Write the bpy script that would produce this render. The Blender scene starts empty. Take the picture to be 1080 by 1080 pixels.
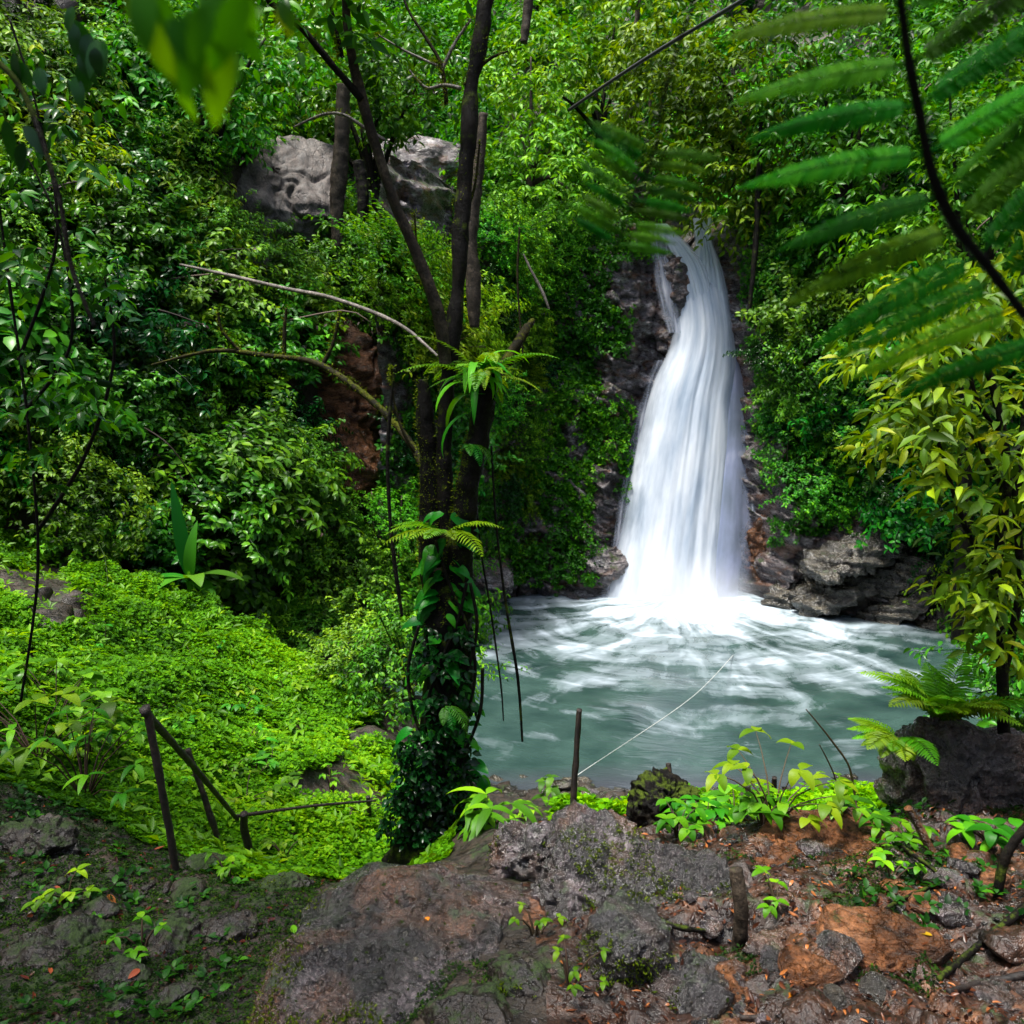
import bpy, bmesh, math, random
import numpy as np
from mathutils import Vector, Matrix
R = math.radians
scene = bpy.context.scene
COL = scene.collection

# ------------------------------------------------------------------ camera, sky, sun, exposure
CAM = np.array([0.0, 0.0, 4.5]); PITCH = R(8); F = 900.0
cd = bpy.data.cameras.new('camera'); cam = bpy.data.objects.new('camera', cd); COL.objects.link(cam)
cam.location = CAM.tolist(); cam.rotation_euler = (R(90) - PITCH, 0, 0)
cd.sensor_width = 36; cd.lens = 30; cd.clip_end = 500; cd.clip_start = 0.05
cd.dof.use_dof = True; cd.dof.focus_distance = 4.6; cd.dof.aperture_fstop = 6.0
scene.camera = cam
w = bpy.data.worlds.new('World'); scene.world = w; w.use_nodes = True
nt = w.node_tree; bg = nt.nodes['Background']; sky = nt.nodes.new('ShaderNodeTexSky')
sky.sky_type = 'NISHITA'; sky.sun_disc = False; sky.sun_elevation = R(75); sky.sun_rotation = R(240)
sky.air_density = 1.0; sky.dust_density = 4.0; sky.ozone_density = 1.0
nt.links.new(sky.outputs[0], bg.inputs[0]); bg.inputs[1].default_value = 0.14
sd = bpy.data.lights.new('sun', 'SUN'); sun = bpy.data.objects.new('sun', sd); COL.objects.link(sun)
sd.energy = 3.6; sd.angle = R(13); sd.color = (1, .97, .9)
sun.rotation_euler = (R(15), 0, R(-60))
scene.view_settings.view_transform = 'Standard'; scene.view_settings.look = 'None'
scene.view_settings.exposure = 1.2; scene.view_settings.gamma = 1
cy = scene.cycles
cy.max_bounces = 5; cy.diffuse_bounces = 3; cy.glossy_bounces = 2; cy.transmission_bounces = 3
cy.transparent_max_bounces = 12; cy.volume_bounces = 1; cy.caustics_reflective = False; cy.caustics_refractive = False

# ------------------------------------------------------------------ helpers
rng = np.random.default_rng(7); random.seed(7)
CP, SP = math.cos(PITCH), math.sin(PITCH)
def P(px, py, Y):
    """the place at distance Y (metres along +y) seen at that point of the photo"""
    dx = (px - 540) / F; dz = -(py - 540) / F
    d = np.array([dx, CP + dz * SP, -SP + dz * CP])
    return CAM + d * (Y / d[1])
def proj(p):
    p = np.asarray(p, float) - CAM
    d = p[..., 1] * CP - p[..., 2] * SP; v = p[..., 1] * SP + p[..., 2] * CP
    d = np.where(d < .05, .05, d)
    return 540 + F * p[..., 0] / d, 540 - F * v / d
def sstep(a, b, x):
    t = np.clip((x - a) / (b - a), 0, 1); return t * t * (3 - 2 * t)
_perm = rng.random(4096 * 4)
def vnoise(p, seed=0):
    p = np.asarray(p, float) + 1000 + seed * 17.31
    i = np.floor(p).astype(np.int64); f = p - i; f = f * f * (3 - 2 * f)
    def h(dx, dy, dz):
        k = (i[..., 0] + dx) * 73856093 ^ (i[..., 1] + dy) * 19349663 ^ (i[..., 2] + dz) * 83492791
        return _perm[(k ^ (k >> 13)) & 16383]
    x, y, z = f[..., 0], f[..., 1], f[..., 2]
    a = h(0,0,0) * (1-x) + h(1,0,0) * x; b = h(0,1,0) * (1-x) + h(1,1,0) * x
    c = h(0,0,1) * (1-x) + h(1,0,1) * x; d = h(0,1,1) * (1-x) + h(1,1,1) * x
    return ((a * (1-y) + b * y) * (1-z) + (c * (1-y) + d * y) * z) * 2 - 1
def fbm(p, o=4, seed=0, ridge=False):
    s = 0; a = 1; t = 0; p = np.asarray(p, float)
    for k in range(o):
        n = vnoise(p, seed + k)
        if ridge: n = 1 - 2 * np.abs(n)
        s = s + a * n; t += a; a *= .5; p = p * 2.03
    return s / t
def nrm(v):
    return v / np.maximum(np.linalg.norm(v, axis=-1, keepdims=True), 1e-9)
def tag(o, label=None, cat=None, group=None, kind=None):
    if label: o['label'] = label
    if cat: o['category'] = cat
    if group: o['group'] = group
    if kind: o['kind'] = kind
    return o
def empty(name, loc, label, cat, group=None, rz=0):
    o = bpy.data.objects.new(name, None); COL.objects.link(o); o.location = [float(q) for q in loc]
    o.rotation_euler[2] = rz; o.empty_display_size = .1
    return tag(o, label, cat, group)

class MB:
    """collects vertices and faces of one mesh, with a per-vertex float 't' (tint)"""
    def __init__(s): s.V = []; s.T = []; s.F = []; s.n = 0; s.uv = []
    def add(s, V, faces, T=0.5):
        V = np.asarray(V, np.float32).reshape(-1, 3); s.V.append(V)
        s.T.append(np.broadcast_to(np.asarray(T, np.float32), (len(V),)))
        for f in (faces if isinstance(faces, list) else [faces]):
            s.F.append(np.asarray(f, np.int32) + s.n)
        s.n += len(V)
    def mesh(s, name, mats, smooth=False):
        me = bpy.data.meshes.new(name)
        V = np.concatenate(s.V); T = np.concatenate(s.T)
        loops = np.concatenate([f.ravel() for f in s.F]); tot = np.concatenate([np.full(len(f), f.shape[1], np.int32) for f in s.F])
        me.vertices.add(len(V)); me.vertices.foreach_set('co', V.ravel())
        me.loops.add(len(loops)); me.loops.foreach_set('vertex_index', loops.astype(np.int32))
        me.polygons.add(len(tot)); st = np.concatenate([[0], np.cumsum(tot)[:-1]]).astype(np.int32)
        me.polygons.foreach_set('loop_start', st); me.polygons.foreach_set('loop_total', tot)
        me.update(calc_edges=True)
        a = me.attributes.new('t', 'FLOAT', 'POINT'); a.data.foreach_set('value', T.astype(np.float32))
        if smooth: me.polygons.foreach_set('use_smooth', np.ones(len(tot), bool))
        for m in (mats if isinstance(mats, (list, tuple)) else [mats]): me.materials.append(m)
        me.validate(); return me
    def build(s, name, mats, parent=None, smooth=False):
        o = bpy.data.objects.new(name, s.mesh(name, mats, smooth)); COL.objects.link(o)
        if parent is not None:
            o.parent = parent
        return o

# leaf templates: (u across, v along, h up) and faces
LO = (np.array([(0,0,0),(-.5,.42,.12),(0,.45,0),(.5,.42,.12),(0,1,-.12)], float), [np.array([(0,2,1),(0,3,2),(1,2,4),(2,3,4)])])
OV = (np.array([(0,0,0),(-.40,.24,.10),(-.44,.58,.06),(0,1,-.16),(.44,.58,.06),(.40,.24,.10),(0,.26,.02),(0,.6,-.02)], float),
      [np.array([(0,6,1),(0,5,6),(7,3,2),(7,4,3)]), np.array([(1,6,7,2),(6,5,4,7)])])
TINY = (np.array([(0,0,0),(-.5,.55,.05),(0,1,-.05),(.5,.55,.05)], float), [np.array([(0,3,2,1)])])
def leaves(mb, Pt, A, N, L, W, T, tpl=OV):
    n = len(Pt)
    if n == 0: return
    A = nrm(A); B = nrm(np.cross(A, N)); C = np.cross(B, A)
    tv, tf = tpl; k = len(tv)
    L = np.broadcast_to(np.asarray(L, float), (n,))[:, None, None]; W = np.broadcast_to(np.asarray(W, float), (n,))[:, None, None]
    V = Pt[:, None, :] + B[:, None, :] * tv[None, :, 0:1] * W + A[:, None, :] * tv[None, :, 1:2] * L + C[:, None, :] * tv[None, :, 2:3] * L
    base = (np.arange(n) * k)[:, None, None]
    fs = [(f[None] + base).reshape(-1, f.shape[1]) for f in tf]
    mb.add(V.reshape(-1, 3), fs, np.repeat(np.broadcast_to(T, (n,)), k))
def spline(pts, n=40):
    p = np.asarray(pts, float); d = np.concatenate([[0], np.cumsum(np.linalg.norm(np.diff(p[:, :3], axis=0), axis=1))])
    q = np.linspace(0, d[-1], n); out = np.empty((n, p.shape[1]))
    # catmull-rom
    idx = np.clip(np.searchsorted(d, q, 'right') - 1, 0, len(p) - 2)
    t = (q - d[idx]) / np.maximum(d[idx + 1] - d[idx], 1e-9)
    g = lambda i: p[np.clip(i, 0, len(p) - 1)]
    p0, p1, p2, p3 = g(idx - 1), g(idx), g(idx + 1), g(idx + 2); t = t[:, None]
    return .5 * (2 * p1 + (p2 - p0) * t + (2 * p0 - 5 * p1 + 4 * p2 - p3) * t**2 + (3 * p1 - p0 - 3 * p2 + p3) * t**3)
def tube(mb, pts, rad, n=40, k=10, rough=0.0, seed=0, T=.5, cap=True):
    """tapered tube; rad: list along pts"""
    pr = np.column_stack([np.asarray(pts, float), np.asarray(rad, float)])
    s = spline(pr, n) if len(pts) > 2 or n > 2 else pr
    c, r = s[:, :3], np.maximum(s[:, 3], 1e-4); n = len(c)
    tan = nrm(np.gradient(c, axis=0)); ref = np.array([.3, -1, .2]); a = nrm(np.cross(tan, ref)); b = np.cross(tan, a)
    th = np.linspace(0, 2 * math.pi, k, endpoint=False)
    dirs = a[:, None] * np.cos(th)[None, :, None] + b[:, None] * np.sin(th)[None, :, None]
    V = c[:, None] + dirs * r[:, None, None]
    if rough:
        nz = fbm(V * (1.5 / max(r.max(), .02)) * np.array([.35, .35, .12]) * 1.6, 3, seed) + .5 * fbm(V * 14, 2, seed + 5)
        V = V + dirs * (nz * rough * r[:, None])[..., None]
    V = V.reshape(-1, 3); i = np.arange(n - 1)[:, None] * k; j = np.arange(k)[None]; j2 = (j + 1) % k
    f = np.stack([i + j, i + j2, i + k + j2, i + k + j], -1).reshape(-1, 4); fs = [f]
    if cap:
        V = np.concatenate([V, c[:1], c[-1:]]); m = n * k; jj = np.arange(k)
        fs.append(np.stack([np.full(k, m), (jj + 1) % k, jj], -1)); fs.append(np.stack([np.full(k, m + 1), (n - 1) * k + jj, (n - 1) * k + (jj + 1) % k], -1))
    mb.add(V, fs, T); return c, r
def blade(mb, base, d, up, L, W, droop=.5, fold=.25, T=.5, n=9, shape=1.0, wav=.0, stalk=0):
    """a big curved leaf of a fine mesh"""
    d = nrm(np.asarray(d, float)); up = nrm(np.asarray(up, float)); b = nrm(np.cross(d, up)); up = np.cross(b, d)
    t = np.linspace(0, 1, n); ang = droop * t * 1.6
    ds = L / (n - 1); pos = [np.asarray(base, float)]
    for q in range(1, n):
        pos.append(pos[-1] + ds * (d * math.cos(ang[q]) - up * math.sin(ang[q])))
    pos = np.array(pos); nn = up[None] * np.cos(ang)[:, None] + d[None] * np.sin(ang)[:, None]
    wd = W * .5 * np.sin(np.pi * np.clip(t, 0, 1) ** (.75 * shape)) ** .75; wd[-1] = 0; wd[0] = W * .02
    us = np.array([-1, -.5, 0, .5, 1.0])
    V = pos[:, None] + b[None, None] * (us[None, :, None] * wd[:, None, None]) + nn[:, None] * ((np.abs(us)[None, :] * wd[:, None]) * fold + wav * W * np.sin(t * 19 + 1)[:, None] * np.abs(us)[None])[..., None]
    k = 5; i = np.arange(n - 1)[:, None] * k; j = np.arange(k - 1)[None]
    f = np.stack([i + j, i + j + 1, i + k + j + 1, i + k + j], -1).reshape(-1, 4)
    mb.add(V.reshape(-1, 3), [f], T)
def rand_dirs(n):
    v = rng.normal(size=(n, 3)); return nrm(v)

# ------------------------------------------------------------------ materials
def newmat(name):
    m = bpy.data.materials.new(name); m.use_nodes = True; n = m.node_tree; n.nodes.clear()
    out = n.nodes.new('ShaderNodeOutputMaterial'); return m, n, out
def nd(n, t, **kw):
    x = n.nodes.new(t)
    for k, v in kw.items():
        if k.startswith('i_'):
            x.inputs[k[2:].replace('_', ' ')].default_value = v
        else: setattr(x, k, v)
    return x
def ramp(n, stops, src=None):
    r = n.nodes.new('ShaderNodeValToRGB'); e = r.color_ramp.elements
    while len(e) < len(stops): e.new(.5)
    for q, (p, c) in zip(e, stops): q.position = p; q.color = (*c, 1) if len(c) == 3 else c
    if src is not None: n.links.new(src, r.inputs[0])
    return r
def noise(n, scale, detail=4, vec=None, rough=.55, dist=0):
    x = nd(n, 'ShaderNodeTexNoise'); x.inputs['Scale'].default_value = scale; x.inputs['Detail'].default_value = detail
    x.inputs['Roughness'].default_value = rough; x.inputs['Distortion'].default_value = dist
    if vec is not None: n.links.new(vec, x.inputs['Vector'])
    return x
def math_(n, op, a, b=None, clamp=False):
    x = nd(n, 'ShaderNodeMath', operation=op); x.use_clamp = clamp
    for i, v in enumerate((a, b)):
        if v is None: continue
        if isinstance(v, (int, float)): x.inputs[i].default_value = v
        else: n.links.new(v, x.inputs[i])
    return x.outputs[0]
def mix(n, f, a, b):
    x = nd(n, 'ShaderNodeMix', data_type='RGBA')
    for s, v in ((x.inputs[0], f), (x.inputs[6], a), (x.inputs[7], b)):
        if isinstance(v, (int, float)): s.default_value = v
        elif isinstance(v, tuple): s.default_value = (*v, 1)
        else: n.links.new(v, s)
    return x.outputs[2]
def leafmat(name, c0, c1, c2, rough=.46, trans=.3, hue=.03, spec=.22, patch=0.0):
    """tint 't' runs c0 > c1 > c2; small hue change from plant to plant"""
    m, n, out = newmat(name)
    at = nd(n, 'ShaderNodeAttribute', attribute_name='t'); oi = nd(n, 'ShaderNodeObjectInfo')
    t = at.outputs['Fac']
    if patch:
        geo = nd(n, 'ShaderNodeNewGeometry'); nz = noise(n, patch, 3, geo.outputs['Position'])
        t = math_(n, 'ADD', t, math_(n, 'MULTIPLY', math_(n, 'SUBTRACT', nz.outputs['Fac'], .5), 1.3))
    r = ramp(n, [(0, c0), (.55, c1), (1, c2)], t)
    hs = nd(n, 'ShaderNodeHueSaturation'); n.links.new(r.outputs[0], hs.inputs['Color'])
    n.links.new(math_(n, 'ADD', .5 - hue, math_(n, 'MULTIPLY', oi.outputs['Random'], 2 * hue)), hs.inputs['Hue'])
    rr = math_(n, 'FRACT', math_(n, 'MULTIPLY', oi.outputs['Random'], 7.13))
    n.links.new(math_(n, 'ADD', .65, math_(n, 'MULTIPLY', rr, .7)), hs.inputs['Value'])
    b = nd(n, 'ShaderNodeBsdfPrincipled'); n.links.new(hs.outputs[0], b.inputs['Base Color']); b.inputs['Roughness'].default_value = rough
    b.inputs['Specular IOR Level'].default_value = spec
    tr = nd(n, 'ShaderNodeBsdfTranslucent'); hb = nd(n, 'ShaderNodeHueSaturation'); hb.inputs['Hue'].default_value = .485; hb.inputs['Saturation'].default_value = 1.1; hb.inputs['Value'].default_value = 1.25
    n.links.new(hs.outputs[0], hb.inputs['Color']); n.links.new(hb.outputs[0], tr.inputs['Color'])
    mx = nd(n, 'ShaderNodeMixShader'); mx.inputs[0].default_value = trans
    n.links.new(b.outputs[0], mx.inputs[1]); n.links.new(tr.outputs[0], mx.inputs[2]); n.links.new(mx.outputs[0], out.inputs[0])
    return m
M = {}
M['leaf_green'] = leafmat('leaf_green', (.007,.038,.002), (.058,.21,.004), (.25,.50,.008))
M['leaf_blue'] = leafmat('leaf_bluegreen', (.004,.035,.003), (.030,.16,.007), (.13,.38,.015), rough=.33)
M['leaf_lime'] = leafmat('leaf_lime', (.025,.095,.002), (.10,.29,.004), (.26,.47,.010), trans=.4)
M['leaf_yellow'] = leafmat('leaf_yellow', (.02,.080,.002), (.11,.25,.003), (.36,.42,.008), trans=.4)
M['leaf_far'] = leafmat('leaf_far', (.006,.045,.003), (.07,.23,.006), (.24,.48,.014), patch=.35)
M['cover_lime'] = leafmat('cover_lime', (.022,.11,.001), (.12,.42,.002), (.33,.66,.004), trans=.4, patch=.7, rough=.6, spec=.12)
M['cover_dark'] = leafmat('cover_dark', (.004,.022,.002), (.022,.085,.003), (.09,.24,.006), patch=.6)
M['leaf_dark'] = leafmat('leaf_dark', (.003,.02,.003), (.008,.055,.006), (.02,.12,.010), rough=.25)
M['fern'] = leafmat('fern', (.01,.07,.004), (.03,.17,.008), (.09,.31,.015), trans=.35)
M['moss_tuft'] = leafmat('moss_tuft', (.004,.014,.001), (.018,.045,.002), (.075,.13,.004), spec=.1, rough=.7)  # darkened so the moss colour carries part of the canopy shade
M['moss_tuft2'] = leafmat('moss_tuft2', (.015,.03,.001), (.06,.10,.003), (.19,.24,.006), spec=.1, rough=.7)
M['litter'] = leafmat('litter', (.020,.008,.004), (.10,.034,.012), (.34,.13,.03), rough=.3, trans=.1)
M['leaf_orange'] = leafmat('leaf_orange', (.5,.22,.01), (.6,.27,.01), (.6,.27,.01))
M['twig'] = leafmat('twig', (.015,.009,.005), (.05,.033,.02), (.20,.16,.12), rough=.6, trans=0)

def rockmat(name, ca, cb, cc, moss=.5, rough=.35, scale=1.0, bump=.6, mosscol=((.006,.016,.002), (.030,.062,.004)), soil=0.0, strata=0, spec=.5, grain=.5, coat=0, stain=0):
    m, n, out = newmat(name)
    geo = nd(n, 'ShaderNodeNewGeometry'); tc = nd(n, 'ShaderNodeTexCoord'); pos = geo.outputs['Position']
    vec = pos
    if strata:
        mp = nd(n, 'ShaderNodeMapping'); mp.inputs['Scale'].default_value = (1, 1, strata); mp.inputs['Rotation'].default_value = (.35, .5, 0)
        n.links.new(pos, mp.inputs['Vector']); vec = mp.outputs[0]
    n1 = noise(n, 1.6 * scale, 8, vec, .65, .4); n2 = noise(n, 9 * scale, 6, vec, .7); n3 = noise(n, 45 * scale, 3, pos, .6)
    v = nd(n, 'ShaderNodeTexVoronoi', feature='DISTANCE_TO_EDGE'); v.inputs['Scale'].default_value = 2.6 * scale
    wv = nd(n, 'ShaderNodeVectorMath', operation='ADD'); n.links.new(vec, wv.inputs[0])
    nzc = noise(n, 2.5 * scale, 4, vec); sc = nd(n, 'ShaderNodeVectorMath', operation='SCALE'); sc.inputs['Scale'].default_value = .5
    n.links.new(nzc.outputs['Color'], sc.inputs[0]); n.links.new(sc.outputs[0], wv.inputs[1]); n.links.new(wv.outputs[0], v.inputs['Vector'])
    r1 = ramp(n, [(.34, ca), (.52, cb), (.68, cc)], n1.outputs['Fac']).outputs[0]
    r2 = ramp(n, [(.38, (.14,.14,.14)), (.60, (1.2,1.2,1.2))], n2.outputs['Fac']).outputs[0]
    mul = nd(n, 'ShaderNodeMix', data_type='RGBA', blend_type='MULTIPLY'); mul.inputs[0].default_value = .8
    n.links.new(r1, mul.inputs[6]); n.links.new(r2, mul.inputs[7]); col = mul.outputs[2]
    if stain:
        nst = noise(n, 1.9, 5, vec, .6, .8); col = mix(n, ramp(n, [(.50, (0,0,0)), (.62, (stain,)*3)], nst.outputs['Fac']).outputs[0], col, (.11, .048, .022))
    n4 = noise(n, 75 * max(.6, scale / 3.0), 4, pos, .75); mg = nd(n, 'ShaderNodeMix', data_type='RGBA', blend_type='MULTIPLY'); mg.inputs[0].default_value = grain
    n.links.new(col, mg.inputs[6]); n.links.new(ramp(n, [(.34, (.25,.25,.25)), (.52, (.9,.9,.9)), (.70, (2.2,2.1,2.1))], n4.outputs['Fac']).outputs[0], mg.inputs[7]); col = mg.outputs[2]
    crack = ramp(n, [(0, (0,0,0)), (.035, (1,1,1))], v.outputs['Distance']).outputs[0]
    if soil:
        ns = noise(n, 1.1, 5, pos); fs = ramp(n, [(.48 - soil * .2, (0,0,0)), (.60 - soil * .2, (1,1,1))], ns.outputs['Fac']).outputs[0]
        sc2 = ramp(n, [(.3, (.035,.012,.006)), (.6, (.12,.042,.018)), (.8, (.20,.085,.04))], n2.outputs['Fac']).outputs[0]
        col = mix(n, fs, col, sc2)
    if moss:
        sx = nd(n, 'ShaderNodeSeparateXYZ'); n.links.new(geo.outputs['Normal'], sx.inputs[0])
        nm = noise(n, 2.1 * scale, 7, pos, .7)
        a = math_(n, 'ADD', nm.outputs['Fac'], math_(n, 'MULTIPLY', sx.outputs['Z'], .12))
        fm = ramp(n, [(.77 - .28 * moss, (0,0,0)), (.86 - .28 * moss, (1,1,1))], a).outputs[0]
        mc = ramp(n, [(.3, mosscol[0]), (.75, mosscol[1])], n3.outputs['Fac']).outputs[0]
        col = mix(n, fm, col, mc)
    b = nd(n, 'ShaderNodeBsdfPrincipled'); n.links.new(col, b.inputs['Base Color'])
    rr = ramp(n, [(.3, (rough * .5,) * 3), (.7, (min(1, rough * 1.7),) * 3)], n2.outputs['Fac']).outputs[0]
    if moss: rr = mix(n, fm, rr, (.85, .85, .85))
    n.links.new(rr, b.inputs['Roughness'])
    h = math_(n, 'ADD', math_(n, 'MULTIPLY', n1.outputs['Fac'], .6), math_(n, 'MULTIPLY', n2.outputs['Fac'], .35))
    h = math_(n, 'ADD', h, math_(n, 'MULTIPLY', n3.outputs['Fac'], .10)); h = math_(n, 'ADD', h, math_(n, 'MULTIPLY', crack, .12))
    h = math_(n, 'ADD', h, math_(n, 'MULTIPLY', n4.outputs['Fac'], .012)); b.inputs['Specular IOR Level'].default_value = spec; b.inputs['Coat Weight'].default_value = coat; b.inputs['Coat Roughness'].default_value = .16
    bp = nd(n, 'ShaderNodeBump'); bp.inputs['Strength'].default_value = bump; bp.inputs['Distance'].default_value = .16 / scale
    n.links.new(h, bp.inputs['Height']); n.links.new(bp.outputs[0], b.inputs['Normal']); n.links.new(bp.outputs[0], b.inputs['Coat Normal'])
    n.links.new(b.outputs[0], out.inputs[0]); return m
M['soil'] = rockmat('soil', (.008,.006,.004), (.026,.018,.011), (.060,.038,.024), moss=.45, rough=.5, scale=2.2)
M['earth'] = rockmat('earth', (.006,.003,.002), (.042,.017,.008), (.18,.078,.036), moss=.34, rough=.32, coat=.35, scale=2.6)
M['rock_wet'] = rockmat('rock_wet', (.005,.003,.003), (.024,.017,.017), (.22,.18,.195), moss=.30, rough=.20, scale=3.2, spec=.8, bump=1.0, coat=.9, stain=.75)  # palest tone paints wet highlights into the rock colour
M['rock_slab'] = rockmat('rock_slab', (.004,.003,.003), (.022,.016,.015), (.17,.14,.15), moss=.30, rough=.24, scale=3.2, bump=1.3, grain=1.0, spec=.8, coat=.9, stain=.8)  # pale patches put part of the wet sheen into the colour
M['rock_black'] = rockmat('rock_black', (.003,.0025,.0025), (.012,.009,.009), (.09,.075,.08), moss=.36, rough=.2, scale=3.6, spec=.8, bump=1.0, coat=.8, stain=.3)
M['rock_brown'] = rockmat('rock_brown', (.020,.008,.003), (.14,.052,.017), (.32,.15,.07), moss=.22, rough=.28, scale=2.2, strata=3, spec=.3, bump=.9, coat=.12)
M['rock_cliff'] = rockmat('rock_cliff', (.05,.040,.034), (.13,.11,.10), (.25,.225,.205), moss=.25, rough=.6, scale=1.0, strata=.5)
M['rock_fall'] = rockmat('rock_fall', (.018,.015,.017), (.11,.09,.093), (.44,.41,.40), moss=.60, rough=.28, scale=1.5, stain=.7, strata=2.5, mosscol=((.01,.022,.004), (.035,.06,.008)))
M['rock_shore'] = rockmat('rock_shore', (.008,.007,.005), (.045,.037,.022), (.20,.175,.12), moss=.34, rough=.2, scale=2.2, strata=3.5, spec=.8, bump=1.0, coat=.6)
M['mossy_rock'] = rockmat('mossy_rock', (.005,.004,.003), (.020,.014,.010), (.07,.055,.042), moss=.72, rough=.35, scale=2.6)  # kept dark as well, canopy shade put into the colour
M['bark'] = rockmat('bark', (.0015,.001,.0008), (.004,.003,.002), (.015,.011,.007), moss=.72, rough=.7, spec=.15, scale=5, mosscol=((.015,.028,.003), (.07,.10,.006)))
M['bark_pale'] = rockmat('bark_pale', (.015,.011,.007), (.05,.038,.026), (.13,.10,.07), moss=.35, rough=.7, spec=.2, scale=4, mosscol=((.02,.035,.003), (.07,.10,.008)))
M['wood'] = rockmat('wood', (.006,.004,.003), (.022,.013,.009), (.07,.042,.028), moss=.2, rough=.5, scale=7)
M['branch_pale'] = rockmat('branch_pale', (.05,.04,.03), (.14,.12,.10), (.30,.27,.23), moss=.1, rough=.5, scale=6)
M['moss_branch'] = rockmat('moss_branch', (.008,.008,.002), (.02,.018,.005), (.05,.04,.015), moss=.75, rough=.7, spec=.1, scale=5, mosscol=((.02,.028,.002), (.09,.10,.006)))
def plain(name, c, rough=.5):
    m, n, out = newmat(name); b = nd(n, 'ShaderNodeBsdfPrincipled'); geo = nd(n, 'ShaderNodeNewGeometry')
    nz = noise(n, 30, 3, geo.outputs['Position']); r = ramp(n, [(.3, tuple(q * .7 for q in c)), (.7, tuple(min(1, q * 1.2) for q in c))], nz.outputs['Fac'])
    n.links.new(r.outputs[0], b.inputs['Base Color']); b.inputs['Roughness'].default_value = rough; n.links.new(b.outputs[0], out.inputs[0]); return m
M['rope_dark'] = plain('rope_dark', (.02,.02,.02)); M['rope_pale'] = plain('rope_pale', (.55,.57,.55))

# ------------------------------------------------------------------ terrain
FLOOR = np.array([(-4.2,-6),(-4.0,3),(-5.0,5.5),(-6.4,7.5),(-5.9,9.6),(-4.3,11.2),(-2.6,12.8),(-1.9,14.3),(-1.3,16.6),(0.1,18.9),(1.9,19.6),(5.2,19.6),
                  (5.6,18.3),(7.0,17.3),(9.2,16.0),(8.9,13.6),(6.9,11.0),(5.2,8.2),(4.3,6.2),(3.4,3.5),(3.4,-6)], float)
POOL = np.array([(-1.2,11.5),(-0.35,9.9),(0.6,9.25),(1.6,8.95),(3,9.1),(4.1,9.6),(5.9,11.2),(7.7,13.3),(8.6,15.6),(7,17.1),(5.4,18.2),(5.3,20.2),(1.8,20.2),(0.3,18.6),(-.8,17),(-1.3,14)], float)
def sdf(poly, x, y):
    """signed distance, positive outside"""
    d = np.full(x.shape, 1e9); ins = np.zeros(x.shape, bool); n = len(poly)
    for i in range(n):
        ax, ay = poly[i]; bx, by = poly[(i + 1) % n]; ex, ey = bx - ax, by - ay
        t = np.clip(((x - ax) * ex + (y - ay) * ey) / (ex * ex + ey * ey), 0, 1)
        d = np.minimum(d, np.hypot(x - ax - t * ex, y - ay - t * ey))
        c = ((ay > y) != (by > y)) & (x < (bx - ax) * (y - ay) / (by - ay + 1e-12) + ax); ins ^= c
    return np.where(ins, -d, d)
def terr(x, y):
    x = np.asarray(x, float); y = np.asarray(y, float)
    p2 = np.stack([x, y, np.zeros_like(x)], -1)
    wob = fbm(p2 * .6, 3, 3)
    g = np.interp(y, [-6, 2, 3.6, 4.3, 5.2, 9.0, 10, 12], [2.85, 2.72, 2.52, 2.25, 1.72, 0.12, -.4, -.6])
    g = g + .10 * sstep(.2, 2.5, x) * sstep(5, 3, y) - .05
    G = 1.5 + .38 * (-x - 1) - .13 * (y - 5.5) + .16 * fbm(p2 * .9, 3, 11) + .10 * fbm(p2 * 2.3, 3, 12)
    ye = 8.2 + .68 * np.clip(-x - 1, 0, 2.4) + .25 * wob
    G = G - .95 * sstep(0, 1.3, y - ye)
    pl_ = 2.36 + .16 * sstep(3.4, 2.2, y) + .26 * np.clip(-x - 1.5, 0, 3) * sstep(2.2, 4.2, y); G = np.where(y < 4.8, G * sstep(3.3, 4.8, y) + pl_ * (1 - sstep(3.3, 4.8, y)), G)
    wl = sstep(-.25, -1.05, x - .25 * sstep(5, 3.6, y))
    z = g * (1 - wl) + G * wl
    sp = sdf(POOL, x + .25 * fbm(p2 * 1.3, 2, 21), y + .25 * fbm(p2 * 1.3, 2, 22))
    z = np.where(sp < .9, z * sstep(-.1, .9, sp) + (-.6) * (1 - sstep(-.5, .25, sp)) * (1 - sstep(-.1, .9, sp)), z)
    s = sdf(FLOOR, x + .5 * fbm(p2 * .45, 3, 31), y + .5 * fbm(p2 * .45, 3, 32)); s = np.maximum(s, 0)
    cb = sstep(14.5, 18, y) * sstep(11, 9.6, x)
    near = sstep(9, 4, y)
    Hl = 1.75 * s * (1 - .35 * near) + .35 * s * fbm(p2 * .3, 3, 41)
    tall = 7.6 - 2.6 * sstep(1.5, -3, x) + 1.2 * sstep(5, 8, x)
    Hb = tall * np.clip(s / 1.25, 0, 1) ** .9 + 1.05 * np.maximum(s - 1.25, 0)
    H = Hl * (1 - cb) + Hb * cb
    # gap of the stream above the lip
    H = H - cb * 2.4 * np.exp(-((x - 3.4) / 2.6) ** 2) * sstep(1.3, 4, s)
    rough = sstep(0, .4, x) * sstep(4.8, 4.3, y) * sstep(-3, 1, y)
    z = z + rough * (.075 * fbm(p2 * 2.6, 4, 55, True) + .05 * ((fbm(p2 * 1.1, 2, 56) * 4) % 1 - .5) + .025 * fbm(p2 * 9, 3, 57, True))
    return z + H + .05 * fbm(p2 * 3.1, 4, 51) * (1 + 2 * sstep(5, 9, y)) + .02 * fbm(p2 * 11, 3, 52)
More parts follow.
